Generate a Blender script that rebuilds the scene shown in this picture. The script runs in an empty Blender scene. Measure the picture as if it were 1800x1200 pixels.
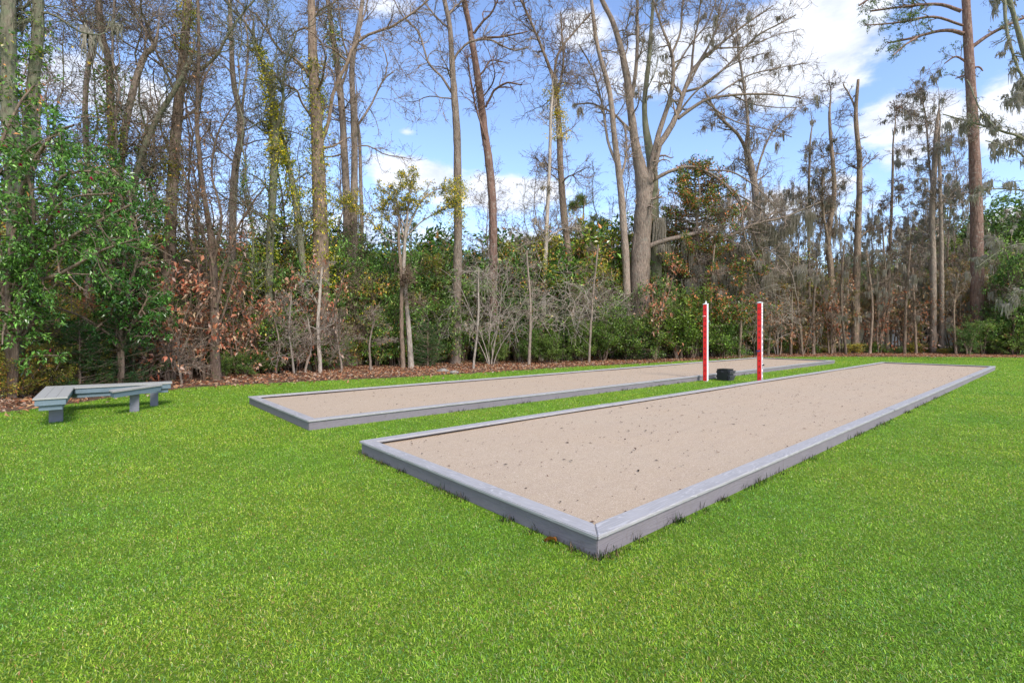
import bpy, bmesh, math, random
import numpy as np
from mathutils import Vector, Matrix

# ------------------------------------------------------------------ camera, sky, sun, exposure
scene = bpy.context.scene
F = 855.0           # focal length expressed in photo pixels (photo is 1800 wide)
HC = 1.45           # camera height
cam_d = bpy.data.cameras.new('camera'); cam = bpy.data.objects.new('camera', cam_d)
scene.collection.objects.link(cam); scene.camera = cam
cam_d.sensor_width = 36; cam_d.lens = 36*F/1800; cam_d.shift_y = -15/1800
cam_d.clip_start = .05; cam_d.clip_end = 3000
cam.location = (0, 0, HC); cam.rotation_euler = (math.pi/2, 0, 0)

SUN_EL, SUN_AZ = math.radians(44), math.radians(148)      # azimuth clockwise from +Y
world = bpy.data.worlds.new('World'); scene.world = world; world.use_nodes = True
wn = world.node_tree.nodes; wl = world.node_tree.links; wn.clear()
def W(t, **k):
    n = wn.new(t)
    for a, b in k.items(): setattr(n, a, b)
    return n
def wmath(op, a, b=None, clamp=False):
    n = W('ShaderNodeMath', operation=op, use_clamp=clamp)
    for i, v in enumerate((a, b)):
        if v is None: continue
        if isinstance(v, (int, float)): n.inputs[i].default_value = v
        else: wl.new(v, n.inputs[i])
    return n.outputs[0]
sky = W('ShaderNodeTexSky', sky_type='NISHITA', sun_disc=False)
sky.sun_elevation = SUN_EL; sky.sun_rotation = SUN_AZ; sky.air_density = 1.0; sky.dust_density = .6; sky.ozone_density = 2.2
tc = W('ShaderNodeTexCoord'); sep = W('ShaderNodeSeparateXYZ'); wl.new(tc.outputs['Generated'], sep.inputs[0])
az = wmath('ARCTAN2', sep.outputs[0], sep.outputs[1]); el = wmath('ARCSINE', sep.outputs[2])
n1 = W('ShaderNodeTexNoise'); n1.inputs['Scale'].default_value = 3.2; n1.inputs['Detail'].default_value = 7; n1.inputs['Roughness'].default_value = .62
mp = W('ShaderNodeMapping'); mp.inputs['Scale'].default_value = (1, 1, 2.2); wl.new(tc.outputs['Generated'], mp.inputs[0]); wl.new(mp.outputs[0], n1.inputs[0])
n2 = W('ShaderNodeTexNoise'); n2.inputs['Scale'].default_value = 11; n2.inputs['Detail'].default_value = 8; n2.inputs['Roughness'].default_value = .6
wl.new(mp.outputs[0], n2.inputs[0])
# cloud banks as directions in the sky: (azimuth, elevation, half width, half height, strength)
CL = [(180,150,190,75,.95),(90,90,70,60,.7),(290,190,60,40,.6),(720,305,130,42,1.0),(880,335,190,45,.95),(712,232,26,11,.5),(690,12,120,35,.75),
      (1150,110,230,85,.85),(1030,60,110,60,.8),(1400,80,190,120,1.25),(1455,132,75,22,.8),(1600,205,130,55,1.15),(1600,265,90,40,.7),(1770,200,110,85,.95),
      (1780,385,70,26,1.1),(1250,380,330,60,.8),(1460,330,90,40,.6),(520,410,460,55,.85),(1100,430,400,45,.85),(200,330,260,90,.55),(590,240,50,26,.5)]
acc = None
for (px, py, hw, hh, s) in CL:
    a0 = math.atan((px-900)/F); q = math.hypot(px-900, F); e0 = math.atan((585-py)/q)
    ha = hw/F*math.cos(a0)**2; he = hh/q*math.cos(e0)
    dx = wmath('DIVIDE', wmath('SUBTRACT', az, a0), ha*1.5); dy = wmath('DIVIDE', wmath('SUBTRACT', el, e0), he*1.5)
    d = wmath('SQRT', wmath('ADD', wmath('MULTIPLY', dx, dx), wmath('MULTIPLY', dy, dy)))
    m = W('ShaderNodeMapRange', interpolation_type='SMOOTHSTEP'); wl.new(d, m.inputs[0])
    m.inputs[1].default_value = 0; m.inputs[2].default_value = 1; m.inputs[3].default_value = s; m.inputs[4].default_value = 0
    acc = m.outputs[0] if acc is None else wmath('MAXIMUM', acc, m.outputs[0])
back = W('ShaderNodeMapRange', interpolation_type='SMOOTHSTEP')     # generic broken cloud in the rest of the sky
wl.new(sep.outputs[1], back.inputs[0]); back.inputs[1].default_value = .35; back.inputs[2].default_value = -.2; back.inputs[3].default_value = 0; back.inputs[4].default_value = .62
acc = wmath('MAXIMUM', acc, back.outputs[0])
t1 = wmath('ADD', acc, wmath('MULTIPLY', wmath('SUBTRACT', n1.outputs[0], .5), 1.5))
t1 = wmath('ADD', t1, wmath('MULTIPLY', wmath('SUBTRACT', n2.outputs[0], .5), .9))
cov = W('ShaderNodeMapRange', interpolation_type='SMOOTHSTEP'); wl.new(t1, cov.inputs[0])
cov.inputs[1].default_value = .42; cov.inputs[2].default_value = .82; cov.inputs[3].default_value = 0; cov.inputs[4].default_value = .93
cr = W('ShaderNodeValToRGB'); wl.new(n2.outputs[0], cr.inputs[0])
cr.color_ramp.elements[0].position = .35; cr.color_ramp.elements[0].color = (2.9, 3.15, 3.8, 1)
cr.color_ramp.elements[1].position = .62; cr.color_ramp.elements[1].color = (4.1, 4.2, 4.45, 1)
skm = W('ShaderNodeMix', data_type='RGBA', blend_type='MULTIPLY'); skm.inputs[0].default_value = 1
wl.new(sky.outputs[0], skm.inputs[6]); skm.inputs[7].default_value = (1.04, 1.03, 1.12, 1)
mx = W('ShaderNodeMix', data_type='RGBA'); wl.new(cov.outputs[0], mx.inputs[0]); wl.new(skm.outputs[2], mx.inputs[6]); wl.new(cr.outputs[0], mx.inputs[7])
bg = W('ShaderNodeBackground'); bg.inputs[1].default_value = .118; wl.new(mx.outputs[2], bg.inputs[0])
wo = W('ShaderNodeOutputWorld'); wl.new(bg.outputs[0], wo.inputs[0])

sd = bpy.data.lights.new('sun', 'SUN'); sun = bpy.data.objects.new('sun', sd); scene.collection.objects.link(sun)
sd.energy = 1.75; sd.angle = math.radians(18); sd.color = (1, .95, .88)
sv = Vector((math.sin(SUN_AZ)*math.cos(SUN_EL), math.cos(SUN_AZ)*math.cos(SUN_EL), math.sin(SUN_EL)))
sun.rotation_euler = (-sv).to_track_quat('-Z', 'Y').to_euler(); sun.location = (0, 0, 30)
vs = scene.view_settings; vs.view_transform = 'Standard'; vs.look = 'None'; vs.gamma = 1; vs.use_curve_mapping = False; vs.exposure = 1.3

# ------------------------------------------------------------------ helpers
C = scene.collection
rng = np.random.default_rng(7)
def pw(px, py, D):
    return ((px-900)/F*D, D, HC-(py-585)/F*D)
def tag(o, label=None, cat=None, group=None, kind=None):
    if label: o['label'] = label
    if cat: o['category'] = cat
    if group: o['group'] = group
    if kind: o['kind'] = kind
    return o
def empty(name, loc=(0,0,0), rz=0.0, label=None, cat=None, group=None):
    o = bpy.data.objects.new(name, None); C.objects.link(o); o.location = loc; o.rotation_euler = (0, 0, rz); o.empty_display_size = .1
    return tag(o, label, cat, group)
def link(name, me, mat=None, parent=None):
    o = bpy.data.objects.new(name, me); C.objects.link(o)
    if mat and not me.materials: me.materials.append(mat)
    if parent: o.parent = parent
    return o
def np_mesh(name, V, faces, col=None, smooth=False):
    """faces: list of (M,k) int arrays"""
    me = bpy.data.meshes.new(name)
    V = np.asarray(V, np.float32).reshape(-1, 3); me.vertices.add(len(V)); me.vertices.foreach_set('co', V.ravel())
    faces = [f for f in faces if len(f)]
    loops = np.concatenate([f.ravel() for f in faces]).astype(np.int32)
    sizes = np.concatenate([np.full(len(f), f.shape[1]) for f in faces]).astype(np.int32)
    starts = np.concatenate(([0], np.cumsum(sizes)[:-1])).astype(np.int32)
    me.loops.add(len(loops)); me.loops.foreach_set('vertex_index', loops)
    me.polygons.add(len(sizes)); me.polygons.foreach_set('loop_start', starts)
    me.polygons.foreach_set('use_smooth', np.full(len(sizes), smooth))
    me.update(calc_edges=True)
    if col is not None:
        a = me.color_attributes.new('Col', 'FLOAT_COLOR', 'POINT')
        c = np.ones((len(V), 4), np.float32); c[:, :3] = col; a.data.foreach_set('color', c.ravel())
    return me
class Buf:
    def __init__(s): s.V = []; s.Fs = []; s.Cs = []; s.n = 0
    def add(s, V, faces, col=None):
        V = V.reshape(-1, 3); s.V.append(V); s.Fs += [f+s.n for f in faces]
        s.Cs.append(np.ones((len(V), 3)) if col is None else np.broadcast_to(col, (len(V), 3))); s.n += len(V)
    def mesh(s, name, smooth=False):
        by = {}
        for f in s.Fs: by.setdefault(f.shape[1], []).append(f)
        return np_mesh(name, np.concatenate(s.V), [np.concatenate(v) for v in by.values()], np.concatenate(s.Cs), smooth)
def norm(a): return a/(np.linalg.norm(a, axis=-1, keepdims=True)+1e-9)
def tubes(P, R, k=5):
    P = np.asarray(P, float); R = np.asarray(R, float)
    if P.ndim == 2: P = P[None]; R = R[None]
    B, n, _ = P.shape
    T = norm(np.gradient(P, axis=1)); m = norm(P[:, -1]-P[:, 0])
    ref = np.where(np.abs(m[:, :1]) < .7, np.array([[1., 0, 0]]), np.array([[0, 1., 0]]))[:, None, :]
    a = norm(np.cross(T, ref)); b = np.cross(T, a)
    th = np.arange(k)/k*2*math.pi
    ring = P[:, :, None, :]+R[:, :, None, None]*(np.cos(th)[None, None, :, None]*a[:, :, None, :]+np.sin(th)[None, None, :, None]*b[:, :, None, :])
    idx = np.arange(B*n*k).reshape(B, n, k); nx = np.roll(idx, -1, axis=2)
    f = np.stack([idx[:, :-1], nx[:, :-1], nx[:, 1:], idx[:, 1:]], -1).reshape(-1, 4)
    return ring.reshape(-1, 3), [f]
def spline(pts, n):
    """resample a polyline of (x,y,z,r) rows smoothly (Catmull-Rom)"""
    P = np.array(pts, float); seg = np.linalg.norm(np.diff(P[:, :3], axis=0), axis=1); t = np.concatenate(([0], np.cumsum(seg)))
    tt = np.linspace(0, t[-1], n); out = np.zeros((n, P.shape[1]))
    Q = np.vstack([2*P[0]-P[1], P, 2*P[-1]-P[-2]])
    i = np.clip(np.searchsorted(t, tt, side='right')-1, 0, len(P)-2); u = ((tt-t[i])/(t[i+1]-t[i]+1e-9))[:, None]
    p0, p1, p2, p3 = Q[i], Q[i+1], Q[i+2], Q[i+3]
    return .5*((2*p1)+(-p0+p2)*u+(2*p0-5*p1+4*p2-p3)*u*u+(-p0+3*p1-3*p2+p3)*u**3)
def grow(P, R, M, L, ang=(30, 60), rr=.5, n=6, trop=.05, wig=.15, tmin=.3, rmin=.004, up=0.0, rg=None, tip=.35, tpow=1.0):
    """M children spawned from parents P (B,n,3), R (B,n)"""
    rg = rg or rng
    B, m, _ = P.shape
    plen = np.linalg.norm(np.diff(P, axis=1), axis=2).sum(1)
    pi = rg.choice(B, M, p=plen/plen.sum()); t = (tmin+(1-tmin)*rg.random(M)**tpow)*(m-1); i = np.minimum(t.astype(int), m-2); u = (t-i)[:, None]
    p = P[pi, i]*(1-u)+P[pi, i+1]*u; tan = norm(P[pi, i+1]-P[pi, i]); r0 = R[pi, i]*(1-u[:, 0])+R[pi, i+1]*u[:, 0]
    rv = rg.normal(size=(M, 3)); rv[:, 2] += up; perp = norm(rv-(rv*tan).sum(1, keepdims=True)*tan)
    a = np.radians(rg.uniform(ang[0], ang[1], M))[:, None]
    d = np.cos(a)*tan+np.sin(a)*perp
    ln = rg.uniform(L[0], L[1], M)*(1-.45*t/(m-1)); st = ln/(n-1)
    Q = np.zeros((M, n, 3)); Q[:, 0] = p; w = rg.normal(size=(M, 3))*wig
    for k in range(1, n):
        w = w*.5+rg.normal(size=(M, 3))*wig; d = d+w; d[:, 2] += trop; d = norm(d); Q[:, k] = Q[:, k-1]+d*st[:, None]
    rs = np.maximum(np.minimum(r0*.85, r0*rr*rg.uniform(.8, 1.2, M)), rmin)
    RR = rs[:, None]*(1-(1-tip)*np.linspace(0, 1, n)[None]); RR = np.maximum(RR, rmin*.75)
    return Q, RR
def on_twigs(P, M, rg=None, jit=.02, tmin=.15):
    rg = rg or rng
    B, m, _ = P.shape; pi = rg.integers(0, B, M); t = (tmin+(1-tmin)*rg.random(M))*(m-1); i = np.minimum(t.astype(int), m-2); u = (t-i)[:, None]
    return P[pi, i]*(1-u)+P[pi, i+1]*u+rg.normal(size=(M, 3))*jit, norm(P[pi, i+1]-P[pi, i])
def leaves(p, d, size, aspect=.45, fold=.25, droop=0., pal=None, rg=None, bright=.25, shape='leaf'):
    """folded two-triangle leaves at p pointing roughly d; returns V, faces, colour"""
    rg = rg or rng; M = len(p)
    d = norm(d*.6+rg.normal(size=(M, 3))*.75+np.array([0, 0, -droop])); up = norm(rg.normal(size=(M, 3))*.55+np.array([0, 0, 1.])); side = norm(np.cross(d, up)); nr = np.cross(side, d)
    s = (rg.uniform(size[0], size[1], M))[:, None]; w = s*aspect*rg.uniform(.75, 1.2, M)[:, None]
    tipp = p+d*s-nr*s*.12
    V = np.stack([p, p+d*s*.45-side*w*.5+nr*w*fold, tipp, p+d*s*.45+side*w*.5+nr*w*fold], 1)
    i = np.arange(M)[:, None]*4
    f = np.concatenate([i+np.array([[0, 2, 1]]), i+np.array([[0, 3, 2]])])
    pal = np.array(pal); wts = pal[:, 3]/pal[:, 3].sum(); c = pal[rg.choice(len(pal), M, p=wts), :3]*np.exp(rg.normal(size=(M, 1))*bright)
    return V, [f], np.repeat(np.minimum(c, [[.62, .46, .36]]), 4, axis=0)

# ------------------------------------------------------------------ materials
def newmat(name):
    m = bpy.data.materials.new(name); m.use_nodes = True; nt = m.node_tree; b = nt.nodes['Principled BSDF']
    return m, nt, b
def nd(nt, t, ins=None, **k):
    n = nt.nodes.new(t)
    for a, v in k.items(): setattr(n, a, v)
    for i, v in (ins or {}).items():
        if isinstance(v, bpy.types.NodeSocket): nt.links.new(v, n.inputs[i])
        else: n.inputs[i].default_value = v
    return n
def ramp(nt, fac, stops):
    r = nd(nt, 'ShaderNodeValToRGB', {0: fac}); e = r.color_ramp.elements
    while len(e) < len(stops): e.new(.5)
    for el_, (p, c) in zip(e, stops): el_.position = p; el_.color = (*c, 1)
    return r.outputs[0]
def coords(nt, scale=(1, 1, 1), which='Object'):
    t = nd(nt, 'ShaderNodeTexCoord'); return nd(nt, 'ShaderNodeMapping', {0: t.outputs[which], 3: scale}).outputs[0]
def noise(nt, vec, scale, detail=4, rough=.55, dist=0):
    return nd(nt, 'ShaderNodeTexNoise', {0: vec, 'Scale': scale, 'Detail': detail, 'Roughness': rough, 'Distortion': dist}).outputs[0]
def bump(nt, b, h, strength, dist=.01):
    n = nd(nt, 'ShaderNodeBump', {'Height': h, 'Strength': strength, 'Distance': dist}); nt.links.new(n.outputs[0], b.inputs['Normal'])
def mixc(nt, fac, a, b_, blend='MIX'):
    n = nd(nt, 'ShaderNodeMix', data_type='RGBA', blend_type=blend)
    for i, v in ((0, fac), (6, a), (7, b_)):
        if isinstance(v, bpy.types.NodeSocket): nt.links.new(v, n.inputs[i])
        elif i == 0: n.inputs[0].default_value = v
        else: n.inputs[i].default_value = (*v, 1)
    return n.outputs[2]

def leaf_mat(name, rough=.4, trans=.3, spec=.5, tint=(1, 1, 1), tt=(1.15, 1.25, .6)):
    m, nt, b = newmat(name)
    a = nd(nt, 'ShaderNodeAttribute', attribute_name='Col').outputs[0]
    oi = nd(nt, 'ShaderNodeObjectInfo').outputs['Random']
    v = nd(nt, 'ShaderNodeMapRange', {0: oi, 3: .8, 4: 1.2}).outputs[0]
    hsv = nd(nt, 'ShaderNodeHueSaturation', {4: a, 2: v, 1: 1.02, 0: nd(nt, 'ShaderNodeMapRange', {0: oi, 3: .515, 4: .485}).outputs[0]}).outputs[0]
    col = mixc(nt, 1, hsv, tint, 'MULTIPLY')
    nt.links.new(col, b.inputs['Base Color']); b.inputs['Roughness'].default_value = rough; b.inputs['Specular IOR Level'].default_value = spec
    tr = nd(nt, 'ShaderNodeBsdfTranslucent', {0: mixc(nt, 1, col, tt, 'MULTIPLY')})
    mx_ = nd(nt, 'ShaderNodeMixShader', {0: trans, 1: b.outputs[0], 2: tr.outputs[0]})
    nt.links.new(mx_.outputs[0], nt.nodes['Material Output'].inputs[0]); return m
def bark_mat(name, dark, light, lichen=None, lich_amt=.5, sc=1.0):
    m, nt, b = newmat(name)
    v = coords(nt, (1, 1, .22)); n = noise(nt, v, 16*sc, 6, .7, .6); n_big = noise(nt, coords(nt), 1.3, 4)
    vo = nd(nt, 'ShaderNodeTexVoronoi', {0: v, 'Scale': 22*sc}, feature='F1').outputs[0]
    c = ramp(nt, n, [(.3, dark), (.68, light)])
    c = mixc(nt, ramp(nt, n_big, [(.4, (0, 0, 0)), (.65, (1, 1, 1))]), c, mixc(nt, 1, c, (1.25, 1.22, 1.2), 'MULTIPLY'))
    if lichen:
        l = noise(nt, coords(nt), 7, 5, .7); c = mixc(nt, ramp(nt, l, [(.62-.25*lich_amt, (0, 0, 0)), (.72-.2*lich_amt, (.85, .85, .85))]), c, lichen)
    oi = nd(nt, 'ShaderNodeObjectInfo').outputs['Random']
    c = nd(nt, 'ShaderNodeHueSaturation', {4: c, 2: nd(nt, 'ShaderNodeMapRange', {0: oi, 3: .8, 4: 1.2}).outputs[0]}).outputs[0]
    nt.links.new(c, b.inputs['Base Color']); b.inputs['Roughness'].default_value = .9; b.inputs['Specular IOR Level'].default_value = .2
    h = nd(nt, 'ShaderNodeMath', {0: n, 1: vo}, operation='ADD').outputs[0]; bump(nt, b, h, .9, .03); return m
M = {}
M['leaf'] = leaf_mat('leaf_green', .36, .3, .5, (2.15, 1.85, 1.35))
M['leaf_gloss'] = leaf_mat('leaf_glossy', .27, .25, .6, (2.0, 1.75, 1.3))
M['leaf_dry'] = leaf_mat('leaf_dry', .7, .35, .25, (1, 1, 1), (1.1, 1, .85))
M['grass'] = leaf_mat('grass_blade', .5, .3, .35)
M['needle'] = leaf_mat('needle', .5, .25, .5, (1.5, 1.5, 1.2))
M['moss'] = leaf_mat('spanish_moss', .9, .45, .1, (1, 1, 1), (1, 1, .98))
M['bark_grey'] = bark_mat('bark_grey', (.10, .074, .058), (.36, .28, .22), (.26, .25, .20), .3)
M['bark_brown'] = bark_mat('bark_brown', (.085, .058, .043), (.33, .24, .175), (.12, .14, .06), .25)
M['bark_red'] = bark_mat('bark_reddish', (.085, .048, .036), (.25, .155, .12), (.30, .27, .23), .3, .6)
M['bark_pale'] = bark_mat('bark_pale', (.19, .15, .12), (.45, .385, .32), (.35, .36, .30), .2)
M['bark_dark'] = bark_mat('bark_dark', (.055, .039, .03), (.22, .155, .115), (.10, .12, .05), .3)
M['bark_mossy'] = bark_mat('bark_mossy', (.075, .062, .045), (.28, .24, .175), (.19, .20, .12), .9)

def wood_mat(name, base, var, grain=.35, rough=.55):
    m, nt, b = newmat(name)
    t = nd(nt, 'ShaderNodeTexCoord').outputs['Object']; oi = nd(nt, 'ShaderNodeObjectInfo').outputs['Random']
    off = nd(nt, 'ShaderNodeVectorMath', {0: t, 1: nd(nt, 'ShaderNodeCombineXYZ', {0: nd(nt, 'ShaderNodeMath', {0: oi, 1: 37.}, operation='MULTIPLY').outputs[0]}).outputs[0]}, operation='ADD').outputs[0]
    mp1 = nd(nt, 'ShaderNodeMapping', {0: off, 3: (.9, 9, 9)}).outputs[0]
    nn = noise(nt, mp1, 1.1, 2, .4)
    wv = nd(nt, 'ShaderNodeMath', {0: nd(nt, 'ShaderNodeMath', {0: nn, 1: 95.}, operation='MULTIPLY').outputs[0]}, operation='SINE').outputs[0]
    fine = noise(nt, nd(nt, 'ShaderNodeMapping', {0: off, 3: (6, 220, 220)}).outputs[0], 1, 4, .7)
    blot = noise(nt, off, 2.3, 5, .6); dirt = noise(nt, off, 14, 6, .75)
    g = ramp(nt, wv, [(.55, tuple(x*.70 for x in base)), (.95, base)])
    c = mixc(nt, grain, base, g); c = mixc(nt, ramp(nt, blot, [(.35, (0, 0, 0)), (.7, (.8, .8, .8))]), c, var)
    c = mixc(nt, ramp(nt, fine, [(.45, (0, 0, 0)), (.8, (.35, .35, .35))]), c, tuple(x*.7 for x in base))
    c = mixc(nt, ramp(nt, dirt, [(.58, (0, 0, 0)), (.74, (.65, .65, .65))]), c, (base[0]*.55, base[1]*.5, base[2]*.42))
    nt.links.new(c, b.inputs['Base Color']); b.inputs['Roughness'].default_value = rough
    h = nd(nt, 'ShaderNodeMath', {0: wv, 1: fine}, operation='ADD').outputs[0]; bump(nt, b, h, .18, .002); return m
M['cap'] = wood_mat('composite_cap', (.46, .44, .435), (.39, .37, .365), 1.0)
M['fascia'] = wood_mat('composite_fascia', (.235, .205, .225), (.18, .155, .17), .3, .7)
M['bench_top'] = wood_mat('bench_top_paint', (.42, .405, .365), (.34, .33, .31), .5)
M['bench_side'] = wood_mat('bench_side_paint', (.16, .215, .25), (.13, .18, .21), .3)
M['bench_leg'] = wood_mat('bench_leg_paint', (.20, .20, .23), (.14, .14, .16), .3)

def plain(name, c, rough=.5, nz=.12, spec=.5):
    m, nt, b = newmat(name); n = noise(nt, coords(nt), 9, 6, .7)
    nt.links.new(ramp(nt, n, [(.3, tuple(x*(1-nz) for x in c)), (.7, tuple(min(1, x*(1+nz)) for x in c))]), b.inputs['Base Color'])
    b.inputs['Roughness'].default_value = rough; b.inputs['Specular IOR Level'].default_value = spec; return m
M['red'] = plain('red_paint', (.85, .014, .012), .4, .12); M['white'] = plain('white_paint', (.8, .8, .8), .45, .06)
M['green'] = plain('green_paint', (.01, .13, .09), .4); M['black'] = plain('black_plastic', (.014, .015, .018), .38, .3)
M['ink'] = plain('dark_lettering', (.03, .01, .02), .6); M['pink'] = plain('pink_peg', (.75, .35, .33), .4); M['teal'] = plain('teal_peg', (.03, .45, .45), .4)
M['blue'] = plain('blue_peg', (.02, .03, .16), .35); M['greyplastic'] = plain('grey_plastic', (.06, .055, .07), .35, .2); M['gap'] = plain('dark_gap', (.015, .013, .012), .9)
M['rock'] = plain('rock_grey', (.22, .20, .17), .9, .5)

# clay of the courts
m, nt, b = newmat('court_clay'); v = coords(nt); big = noise(nt, v, .55, 4, .6); mid = noise(nt, v, 6, 6, .7); fine = noise(nt, v, 260, 3, .9); grit = nd(nt, 'ShaderNodeTexVoronoi', {0: v, 'Scale': 170.}).outputs['Color']
c = ramp(nt, big, [(.3, (.48, .365, .25)), (.7, (.47, .375, .27))])
c = mixc(nt, ramp(nt, mid, [(.35, (0, 0, 0)), (.75, (.7, .7, .7))]), c, (.49, .38, .28))
streak = noise(nt, coords(nt, (.5, 5, 1)), 1.6, 5, .7)
c = mixc(nt, ramp(nt, streak, [(.5, (0, 0, 0)), (.75, (.45, .45, .45))]), c, (.37, .28, .21))
g1 = nd(nt, 'ShaderNodeSeparateColor', {0: grit}).outputs[0]
c = mixc(nt, ramp(nt, g1, [(.12, (.5, .5, .5)), (.2, (0, 0, 0))]), c, (.22, .155, .11)); c = mixc(nt, ramp(nt, fine, [(.35, (.5, .5, .5)), (.6, (0, 0, 0))]), c, (.30, .215, .16))
c = mixc(nt, ramp(nt, g1, [(.88, (0, 0, 0)), (.95, (.6, .6, .6))]), c, (.66, .55, .45))
nt.links.new(c, b.inputs['Base Color']); b.inputs['Roughness'].default_value = .95; b.inputs['Specular IOR Level'].default_value = .15
bump(nt, b, nd(nt, 'ShaderNodeMath', {0: fine, 1: mid}, operation='ADD').outputs[0], .5, .006); M['clay'] = m
# lawn soil / thatch
m, nt, b = newmat('lawn'); v = coords(nt); big = noise(nt, v, .35, 4, .6); mid = noise(nt, v, 5, 5, .7); fine = noise(nt, v, 60, 6, .85)
c = ramp(nt, fine, [(.32, (.06, .12, .012)), (.5, (.18, .31, .022)), (.64, (.28, .38, .05))])
c = mixc(nt, ramp(nt, mid, [(.4, (0, 0, 0)), (.7, (.5, .5, .5))]), c, (.17, .255, .04)); c = mixc(nt, ramp(nt, big, [(.35, (0, 0, 0)), (.7, (.5, .5, .5))]), c, (.08, .23, .015))
nt.links.new(c, b.inputs['Base Color']); b.inputs['Roughness'].default_value = .9; b.inputs['Specular IOR Level'].default_value = .1; bump(nt, b, fine, 1, .03); M['lawn'] = m
# forest floor
m, nt, b = newmat('forest_floor'); v = coords(nt); big = noise(nt, v, .12, 4, .6); mid = noise(nt, v, 4, 6, .7); vor = nd(nt, 'ShaderNodeTexVoronoi', {0: v, 'Scale': 13.}).outputs['Color']
c = ramp(nt, nd(nt, 'ShaderNodeSeparateColor', {0: vor}).outputs[0], [(.1, (.05, .028, .015)), (.5, (.15, .075, .04)), (.9, (.30, .16, .09))])
c = mixc(nt, ramp(nt, mid, [(.35, (0, 0, 0)), (.7, (.8, .8, .8))]), c, (.06, .038, .02))
far = nd(nt, 'ShaderNodeMapRange', {0: nd(nt, 'ShaderNodeSeparateXYZ', {0: nd(nt, 'ShaderNodeTexCoord').outputs['Object']}).outputs[1], 1: 39., 2: 46., 3: 0., 4: 1.}).outputs[0]
c = mixc(nt, far, c, ramp(nt, mid, [(.3, (.32, .22, .10)), (.7, (.45, .34, .17))]))
nt.links.new(c, b.inputs['Base Color']); b.inputs['Roughness'].default_value = .95; bump(nt, b, nd(nt, 'ShaderNodeSeparateColor', {0: vor}).outputs[1], .6, .03); M['floor'] = m

# ------------------------------------------------------------------ ground, lawn
g = np_mesh('ground', [(-600, -300, -.012), (600, -300, -.012), (600, 1200, -.012), (-600, 1200, -.012)], [np.array([[0, 1, 2, 3]])])
tag(link('ground', g, M['floor']), kind='structure')
EDGE = np.array([(-16, 3.0), (-12.5, 6.2), (-9.3, 9.0), (-9.0, 11.6), (-8.3, 13.1), (-6.3, 14.5), (-3.7, 15.9), (-.6, 18.2), (2.4, 20.7), (5.3, 22.5), (9.0, 25.3), (13, 28.0), (17.2, 29.6), (22, 29.6), (30.3, 28.8), (40, 28.2), (60, 27)], float)
ed = spline(np.c_[EDGE, np.zeros(len(EDGE))], 420)[:, :2]; ed += rng.normal(size=ed.shape)*.05
def edge_dist(x, y):
    """signed distance beyond the lawn edge (positive = in the woods), and index of nearest edge vertex"""
    P = np.stack([x, y], -1); best = np.full(len(P), 1e9); ix = np.zeros(len(P), int)
    for j in range(0, len(P), 20000):
        dd = ((P[j:j+20000, None]-ed[None])**2).sum(2); ix[j:j+20000] = dd.argmin(1); best[j:j+20000] = np.sqrt(dd.min(1))
    i = np.clip(ix, 1, len(ed)-2); tg = ed[i+1]-ed[i-1]; s = tg[:, 0]*(P[:, 1]-ed[i, 1])-tg[:, 1]*(P[:, 0]-ed[i, 0])
    return best*np.sign(s), ix
bm = bmesh.new(); vv = [bm.verts.new((x, y, -.004)) for x, y in ed]+[bm.verts.new(p) for p in ((60, -30, -.004), (-16, -30, -.004))]
bm.faces.new(vv); bmesh.ops.triangulate(bm, faces=bm.faces[:]); bmesh.ops.recalc_face_normals(bm, faces=bm.faces[:])
me = bpy.data.meshes.new('lawn'); bm.to_mesh(me); bm.free(); tag(link('lawn', me, M['lawn']), kind='structure')

# ------------------------------------------------------------------ bocce courts
U = Vector((.756, .6546, 0)).normalized(); RZ = math.atan2(U.y, U.x); Vd = Vector((-U.y, U.x, 0))
CL_, CW = 24.4, 3.66
def court_uv(x, y, o): dx, dy = x-o[0], y-o[1]; return dx*U.x+dy*U.y, dx*Vd.x+dy*Vd.y
C0 = Vector((.548, 3.11, 0)); B0 = Vector((-3.03, 7.22, 0))
def prism(name, outline, z0, z1, mat, parent, bev=.004, loc=(0, 0, 0), rz=0, seg=2):
    bm = bmesh.new(); bot = [bm.verts.new((x, y, z0)) for x, y in outline]; top = [bm.verts.new((x, y, z1)) for x, y in outline]; n = len(outline)
    bm.faces.new(bot[::-1]); bm.faces.new(top)
    for i in range(n): bm.faces.new((bot[i], bot[(i+1) % n], top[(i+1) % n], top[i]))
    if bev: bmesh.ops.bevel(bm, geom=bm.edges[:], offset=bev, segments=seg, affect='EDGES')
    bmesh.ops.recalc_face_normals(bm, faces=bm.faces[:])
    me = bpy.data.meshes.new(name); bm.to_mesh(me); bm.free(); o = link(name, me, mat, parent); o.location = loc; o.rotation_euler = (0, 0, rz); return o
CAPW, CZ = .15, .15
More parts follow.
